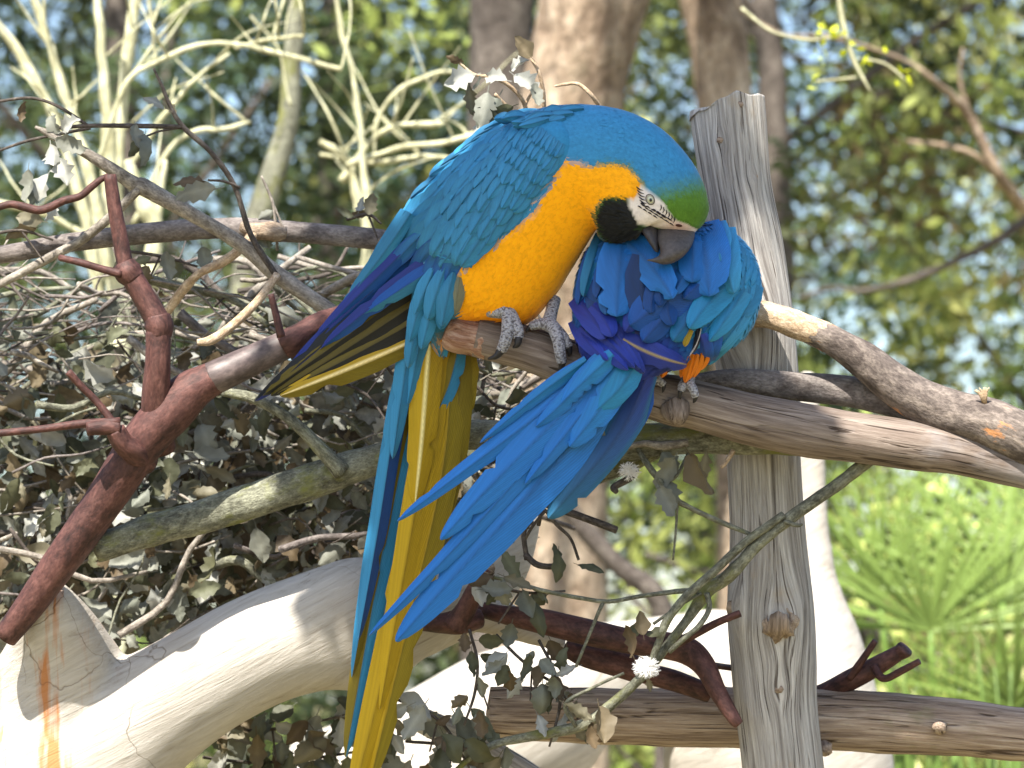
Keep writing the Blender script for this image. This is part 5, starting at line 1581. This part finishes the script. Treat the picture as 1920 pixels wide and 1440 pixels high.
toe(m1, [(1025, 606, 3.944, 11), (1008, 608, 3.945, 10), (995, 612, 3.948, 8)], [(996, 611, 3.947, 6), (990, 616, 3.946, 4), (986, 622, 3.946, 2)])

# ---------------------------------------------- the macaw seen from behind, head tucked away
m2 = thing('macaw', at(1290, 745, 3.96), 'blue macaw with ruffled back feathers, its head tucked out of sight', 'macaw')
R2 = [((1130, 716), (1200, 716), 24, 3.912), ((1102, 684), (1258, 692), 50, 3.922), ((1082, 640), (1330, 672), 80, 3.94), ((1076, 590), (1390, 636), 96, 3.95), ((1078, 545), (1418, 588), 102, 3.955), ((1088, 500), (1425, 530), 100, 3.957), ((1110, 462), (1412, 482), 92, 3.96), ((1160, 436), (1386, 448), 78, 3.965), ((1230, 420), (1356, 424), 58, 3.972, 0.0),
      ((1262, 424), (1348, 424), 44, 3.99), ((1262, 452), (1350, 446), 46, 4.012), ((1262, 490), (1352, 480), 44, 4.026), ((1270, 520), (1345, 512), 32, 4.034), ((1280, 538), (1330, 534), 16, 4.036)]


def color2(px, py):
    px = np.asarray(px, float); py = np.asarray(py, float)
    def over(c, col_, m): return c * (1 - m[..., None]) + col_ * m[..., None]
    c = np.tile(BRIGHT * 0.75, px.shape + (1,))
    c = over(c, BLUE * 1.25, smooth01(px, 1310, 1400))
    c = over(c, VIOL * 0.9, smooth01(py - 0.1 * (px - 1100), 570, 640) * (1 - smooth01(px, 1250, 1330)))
    c = over(c, DEEP * 0.35, np.exp(-(((px - 1210) / 60) ** 2 + ((py - 560) / 50) ** 2)))  # dark patch painted for the shade between the ruffled feathers
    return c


rows2 = ring_loft(R2, 7, 72)
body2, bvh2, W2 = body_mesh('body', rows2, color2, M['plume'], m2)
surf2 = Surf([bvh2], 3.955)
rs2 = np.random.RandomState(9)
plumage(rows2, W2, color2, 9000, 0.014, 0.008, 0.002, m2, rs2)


def f2(name, b, t, w, c0, c1=None, l0=0.002, l1=0.012, **kw):
    d0 = surf2(*b) - l0; d1 = surf2(*t) - l1
    d1 = min(max(d1, d0 - 0.03), d0 + 0.03)
    kw.setdefault('arch', 0.004); kw.setdefault('cup', 0.005); kw.setdefault('tipp', 5.0)
    kw.setdefault('base_w', 0.75); kw.setdefault('wmax', 0.35)
    kw.setdefault('edge', np.asarray(c0 if c1 is None else c1) * 1.1)
    return feather(name, m2, (*b, d0), (*t, d1), w, c0, c1, conform=surf2, lifts=(l0, l1), **kw)


# tail of the second bird, lowest first
tail2 = [
    ((1215, 700, 3.905), [(1170, 800, 3.9), (1100, 890, 3.898)], (1028, 972, 3.9), 62, VIOL * 0.75, BLUE * 0.55, dict(tipp=6)),
    ((1205, 720, 3.908), [(1180, 790, 3.905)], (1142, 880, 3.905), 42, DEEP * 1.0, DEEP * 1.1, dict(tipp=2)),
    ((1215, 715, 3.91), [(1200, 780, 3.908)], (1150, 852, 3.906), 36, DEEP * 0.8, DEEP * 1.2, dict(tipp=2)),
    ((1170, 690, 3.9), [(1050, 860, 3.895), (880, 1050, 3.9)], (742, 1203, 3.905), 84, BRIGHT * 0.85, BRIGHT * 1.05, dict(tipp=3.2)),
    ((1150, 690, 3.896), [(1030, 830, 3.891), (860, 1020, 3.896)], (692, 1192, 3.9), 52, BRIGHT * 0.9, BRIGHT, dict(tipp=1.6)),
    ((1120, 680, 3.892), [(1020, 770, 3.889), (900, 860, 3.891)], (745, 977, 3.895), 44, BRIGHT * 0.95, BRIGHT * 1.05, dict(tipp=2.6)),
    ((1150, 680, 3.89), [(1040, 790, 3.886), (930, 900, 3.888)], (826, 1012, 3.892), 66, BRIGHT * 0.92, BRIGHT * 1.08, dict(tipp=3.4)),
    ((1160, 690, 3.887), [(1080, 790, 3.884)], (985, 908, 3.886), 46, BRIGHT * 0.8, BRIGHT, dict(tipp=2.6)),
    ((1100, 675, 3.886), [(1010, 740, 3.885)], (900, 830, 3.889), 30, TEAL * 0.9, BRIGHT, dict(tipp=2.2)),
    ((1180, 680, 3.884), [(1130, 760, 3.88)], (1068, 838, 3.882), 58, TEAL * 0.9, BRIGHT * 1.05, dict(tipp=4.5)),
    ((1125, 670, 3.883), [(1070, 740, 3.88)], (1005, 800, 3.883), 40, TEAL * 0.85, BRIGHT, dict(tipp=3)),
    ((1195, 680, 3.882), [(1160, 730, 3.878)], (1118, 770, 3.88), 52, TEAL * 0.9, TEAL, dict(tipp=3.5)),
    ((1150, 665, 3.88), [(1100, 710, 3.877)], (1052, 756, 3.88), 44, TEAL, BRIGHT, dict(tipp=3))]
for b, via, t, w, c0, c1, kw in tail2:
    feather('tail_feather', m2, b, t, w, c0, c1, via=via, cup=0.004, base_w=0.6, wmax=0.3, edge=np.asarray(c1) * 0.9, **kw)

# underlying field of feathers, darkened so the gaps look shaded, rump to nape
for r in range(5):
    y = 610 - r * 40
    for k in range(7):
        x = 1100 + k * 50 + rnd.gauss(0, 8) + (22 if r % 2 else 0)
        if bvh2.ray_cast(CAM, (at(x, y, 4) - CAM).normalized())[0] is None: continue
        rightness = (x - 1100) / 320
        if 0.12 < rightness < 0.7 and y < 590: continue
        c = (DEEP * 0.55 if rightness < 0.6 else BLUE * 0.9) * rnd.uniform(0.7, 1.2)
        if y > 570 and rightness < 0.55: c = VIOL * rnd.uniform(0.45, 0.7)
        a = math.radians(np.interp(rightness, [0, 0.5, 1], [80, 100, 118]) + rnd.gauss(0, 10))
        L = rnd.uniform(70, 95)
        tx, ty = x + math.cos(a) * L, y + math.sin(a) * L
        if poly_sd(np.array(tx), np.array(ty), [(1076, 500), (1160, 430), (1400, 450), (1430, 530), (1420, 600), (1330, 690), (1100, 690)]) < 4: continue
        f2('back_feather', (x, y), (tx, ty), rnd.uniform(50, 66), c, c * 1.1, l0=0.0, l1=0.004, tipp=rnd.uniform(3.5, 5), bend=rnd.gauss(0, 4), n=7)
# shoulder: small pale blue overlapping feathers, lowest row first
for r in range(11, -1, -1):
    for k in range(7):
        u = r / 11
        x = np.interp(u, [0, 0.3, 0.6, 1], [1392, 1420, 1416, 1372]) - k * 13 + rnd.gauss(0, 2); y = 462 + u * 160 - k * 3 + rnd.gauss(0, 3)
        if bvh2.ray_cast(CAM, (at(x, y, 4) - CAM).normalized())[0] is None: continue
        a = math.radians(np.interp(u, [0, 0.4, 1], [78, 100, 132]) + rnd.gauss(0, 5)); L = rnd.uniform(34, 50)
        tx, ty = x + math.cos(a) * L, y + math.sin(a) * L
        if bvh2.ray_cast(CAM, (at(tx, ty, 4) - CAM).normalized())[0] is None: continue
        c = BLUE * rnd.uniform(0.95, 1.2)
        f2('covert_feather', (x, y), (tx, ty), rnd.uniform(19, 25), c * 0.92, c, l0=0.001, l1=0.0045, tipp=2.8, cup=0.002, edge=c * 0.85, base_w=0.5, n=6)
# the big ruffled feathers one can pick out, and one painted shade gap
for (b, t, w, c0, c1, l1, kw) in [
    ((1210, 480), (1212, 600), 66, DEEP * 0.3, DEEP * 0.4, 0.006, {}),  # near-black blade standing for a shaded gap between feathers
    ((1128, 440), (1094, 556), 32, TEAL * 0.6, TEAL * 0.8, 0.010, {}),
    ((1110, 470), (1084, 572), 28, DEEP * 0.6, DEEP, 0.006, {}),
    ((1146, 462), (1118, 560), 40, DEEP * 0.5, DEEP * 0.8, 0.008, {}),
    ((1360, 505), (1282, 560), 44, DEEP * 0.8, DEEP, 0.008, {}),
    ((1296, 520), (1180, 610), 84, DEEP * 0.75, DEEP * 1.0, 0.010, dict(tipp=4)),
    ((1262, 575), (1205, 640), 48, DEEP * 0.7, DEEP * 0.9, 0.010, {}),
    ((1320, 570), (1262, 640), 46, DEEP * 0.8, TEAL * 0.7, 0.009, {}),
    ((1376, 520), (1292, 616), 60, TEAL * 0.85, TEAL * 1.05, 0.014, dict(tipp=3.2)),
    ((1396, 545), (1330, 640), 44, BLUE * 1.0, TEAL * 1.1, 0.010, dict(tipp=2.8)),
    ((1408, 572), (1345, 660), 30, BLUE * 1.05, BLUE * 1.15, 0.008, dict(tipp=2.4)),
    ((1398, 596), (1328, 684), 30, BLUE * 1.0, BLUE * 1.1, 0.008, dict(tipp=2.4)),
    ((1300, 452), (1298, 530), 56, BRIGHT * 0.65, BRIGHT * 0.75, 0.012, {}),
    ((1166, 458), (1156, 594), 88, BRIGHT * 0.62, BRIGHT * 0.85, 0.014, dict(tipp=4.5)),
    ((1176, 452), (1262, 560), 66, BRIGHT * 0.5, BRIGHT * 0.9, 0.020, dict(tipp=4.5, bend=-6)),
    ((1240, 520), (1222, 588), 40, DEEP * 0.5, DEEP * 0.75, 0.011, dict(bend=7)),
    ((1222, 500), (1238, 575), 34, DEEP * 0.45, DEEP * 0.7, 0.013, dict(bend=-6)),
    ((1258, 540), (1262, 610), 38, DEEP * 0.6, DEEP * 0.8, 0.012, dict(bend=8)),
    ((1300, 500), (1266, 552), 34, BRIGHT * 0.5, BRIGHT * 0.62, 0.014, dict(bend=6)),
    ((1190, 560), (1172, 622), 36, DEEP * 0.6, VIOL * 0.9, 0.010, {}),
    ((1128, 520), (1136, 590), 36, DEEP * 0.7, BRIGHT * 0.6, 0.011, dict(bend=-5)),
    ((1312, 418), (1330, 556), 98, BRIGHT * 0.72, BRIGHT * 0.85, 0.015, dict(tipp=3.6)),
    ((1354, 426), (1376, 550), 66, BLUE * 1.0, BLUE * 1.15, 0.012, dict(tipp=3)),
    ((1338, 416), (1352, 490), 60, BRIGHT * 0.75, BLUE * 1.1, 0.014, dict(tipp=3)),
    ((1080, 556), (1134, 636), 52, VIOL * 0.85, VIOL, 0.014, dict(tipp=4)),
    ((1110, 572), (1148, 632), 44, VIOL * 1.0, VIOL * 1.15, 0.017, dict(tipp=4)),
    ((1150, 612), (1208, 700), 40, VIOL * 0.7, VIOL * 0.85, 0.014, dict(tipp=3)),
    ((1128, 606), (1200, 692), 34, VIOL * 0.8, VIOL * 0.95, 0.017, dict(tipp=3)),
    ((1106, 606), (1190, 690), 32, VIOL * 0.9, VIOL * 1.0, 0.020, dict(tipp=3)),
    ((1088, 612), (1178, 694), 32, VIOL * 1.0, VIOL * 1.1, 0.022, dict(tipp=3)),
    ((1076, 600), (1140, 676), 34, VIOL * 1.0, VIOL * 1.2, 0.022, dict(tipp=3)),
    ((1168, 636), (1290, 684), 48, VIOL * 0.75, VIOL * 0.85, 0.018, dict(shaft=lin(150, 130, 90), tipp=4, bend=6)),
    ((1312, 628), (1322, 684), 38, VIOL * 0.9, DEEP * 1.2, 0.008, {}),
    ((1345, 620), (1330, 680), 34, DEEP, DEEP * 1.2, 0.008, {}),
    ((1300, 604), (1284, 650), 16, OCHRE * 0.55, OCHRE * 0.8, 0.016, {}),
    ((1306, 612), (1298, 662), 12, INK, INK, 0.014, {}),
    ((1314, 616), (1292, 668), 4, WHITE * 0.6, WHITE * 0.8, 0.020, {})]:
    f2('ruffled_feather', b, t, w, c0, c1, l0=0.0065, l1=l1 + 0.004, roll=rnd.gauss(0, 0.0015), bend=kw.pop('bend', rnd.gauss(0, 4)), **kw)
# orange thigh tufts and the feet
for (b, t, w, d) in [((1240, 680), (1224, 704), 24, 3.915), ((1252, 680), (1240, 708), 20, 3.914), ((1300, 664), (1284, 718), 26, 3.902), ((1316, 662), (1300, 708), 24, 3.907), ((1290, 668), (1276, 708), 20, 3.904), ((1328, 660), (1314, 694), 20, 3.912), ((1308, 664), (1292, 712), 18, 3.9)]:
    feather('thigh_feather', m2, (*b, d), (*t, 3.926), w, ORANGE * 0.7, ORANGE * 0.92, tipp=1.8, cup=0.004, n=7)
leg(m2, [(1292, 690, 3.945, 11), (1292, 712, 3.938, 11), (1290, 722, 3.933, 12)])
leg(m2, [(1236, 690, 3.945, 10), (1232, 705, 3.94, 10), (1228, 716, 3.936, 10)])
toe(m2, [(1288, 716, 3.937, 10), (1296, 724, 3.930, 9), (1302, 736, 3.927, 8), (1304, 744, 3.928, 7)], [(1304, 742, 3.928, 5), (1303, 750, 3.929, 4), (1300, 755, 3.931, 1.5)])
toe(m2, [(1286, 716, 3.938, 9), (1280, 724, 3.933, 9), (1276, 734, 3.931, 7)], [(1276, 733, 3.93, 5), (1274, 742, 3.931, 3.5), (1276, 748, 3.932, 1.5)])
toe(m2, [(1230, 712, 3.94, 9), (1238, 716, 3.938, 8), (1246, 722, 3.938, 6)], [(1245, 721, 3.937, 4), (1244, 730, 3.937, 3), (1242, 736, 3.938, 1.2)])
# beak of the tucked head on the far side
loft_part('upper_beak', [((1275, 536), (1338, 532), 16, 4.036), ((1272, 556), (1328, 552), 18, 4.04), ((1276, 576), (1316, 572), 15, 4.036), ((1284, 592), (1306, 590), 9, 4.025), ((1292, 600), (1298, 600), 3, 4.015)], HORN, m2, M['horn'])
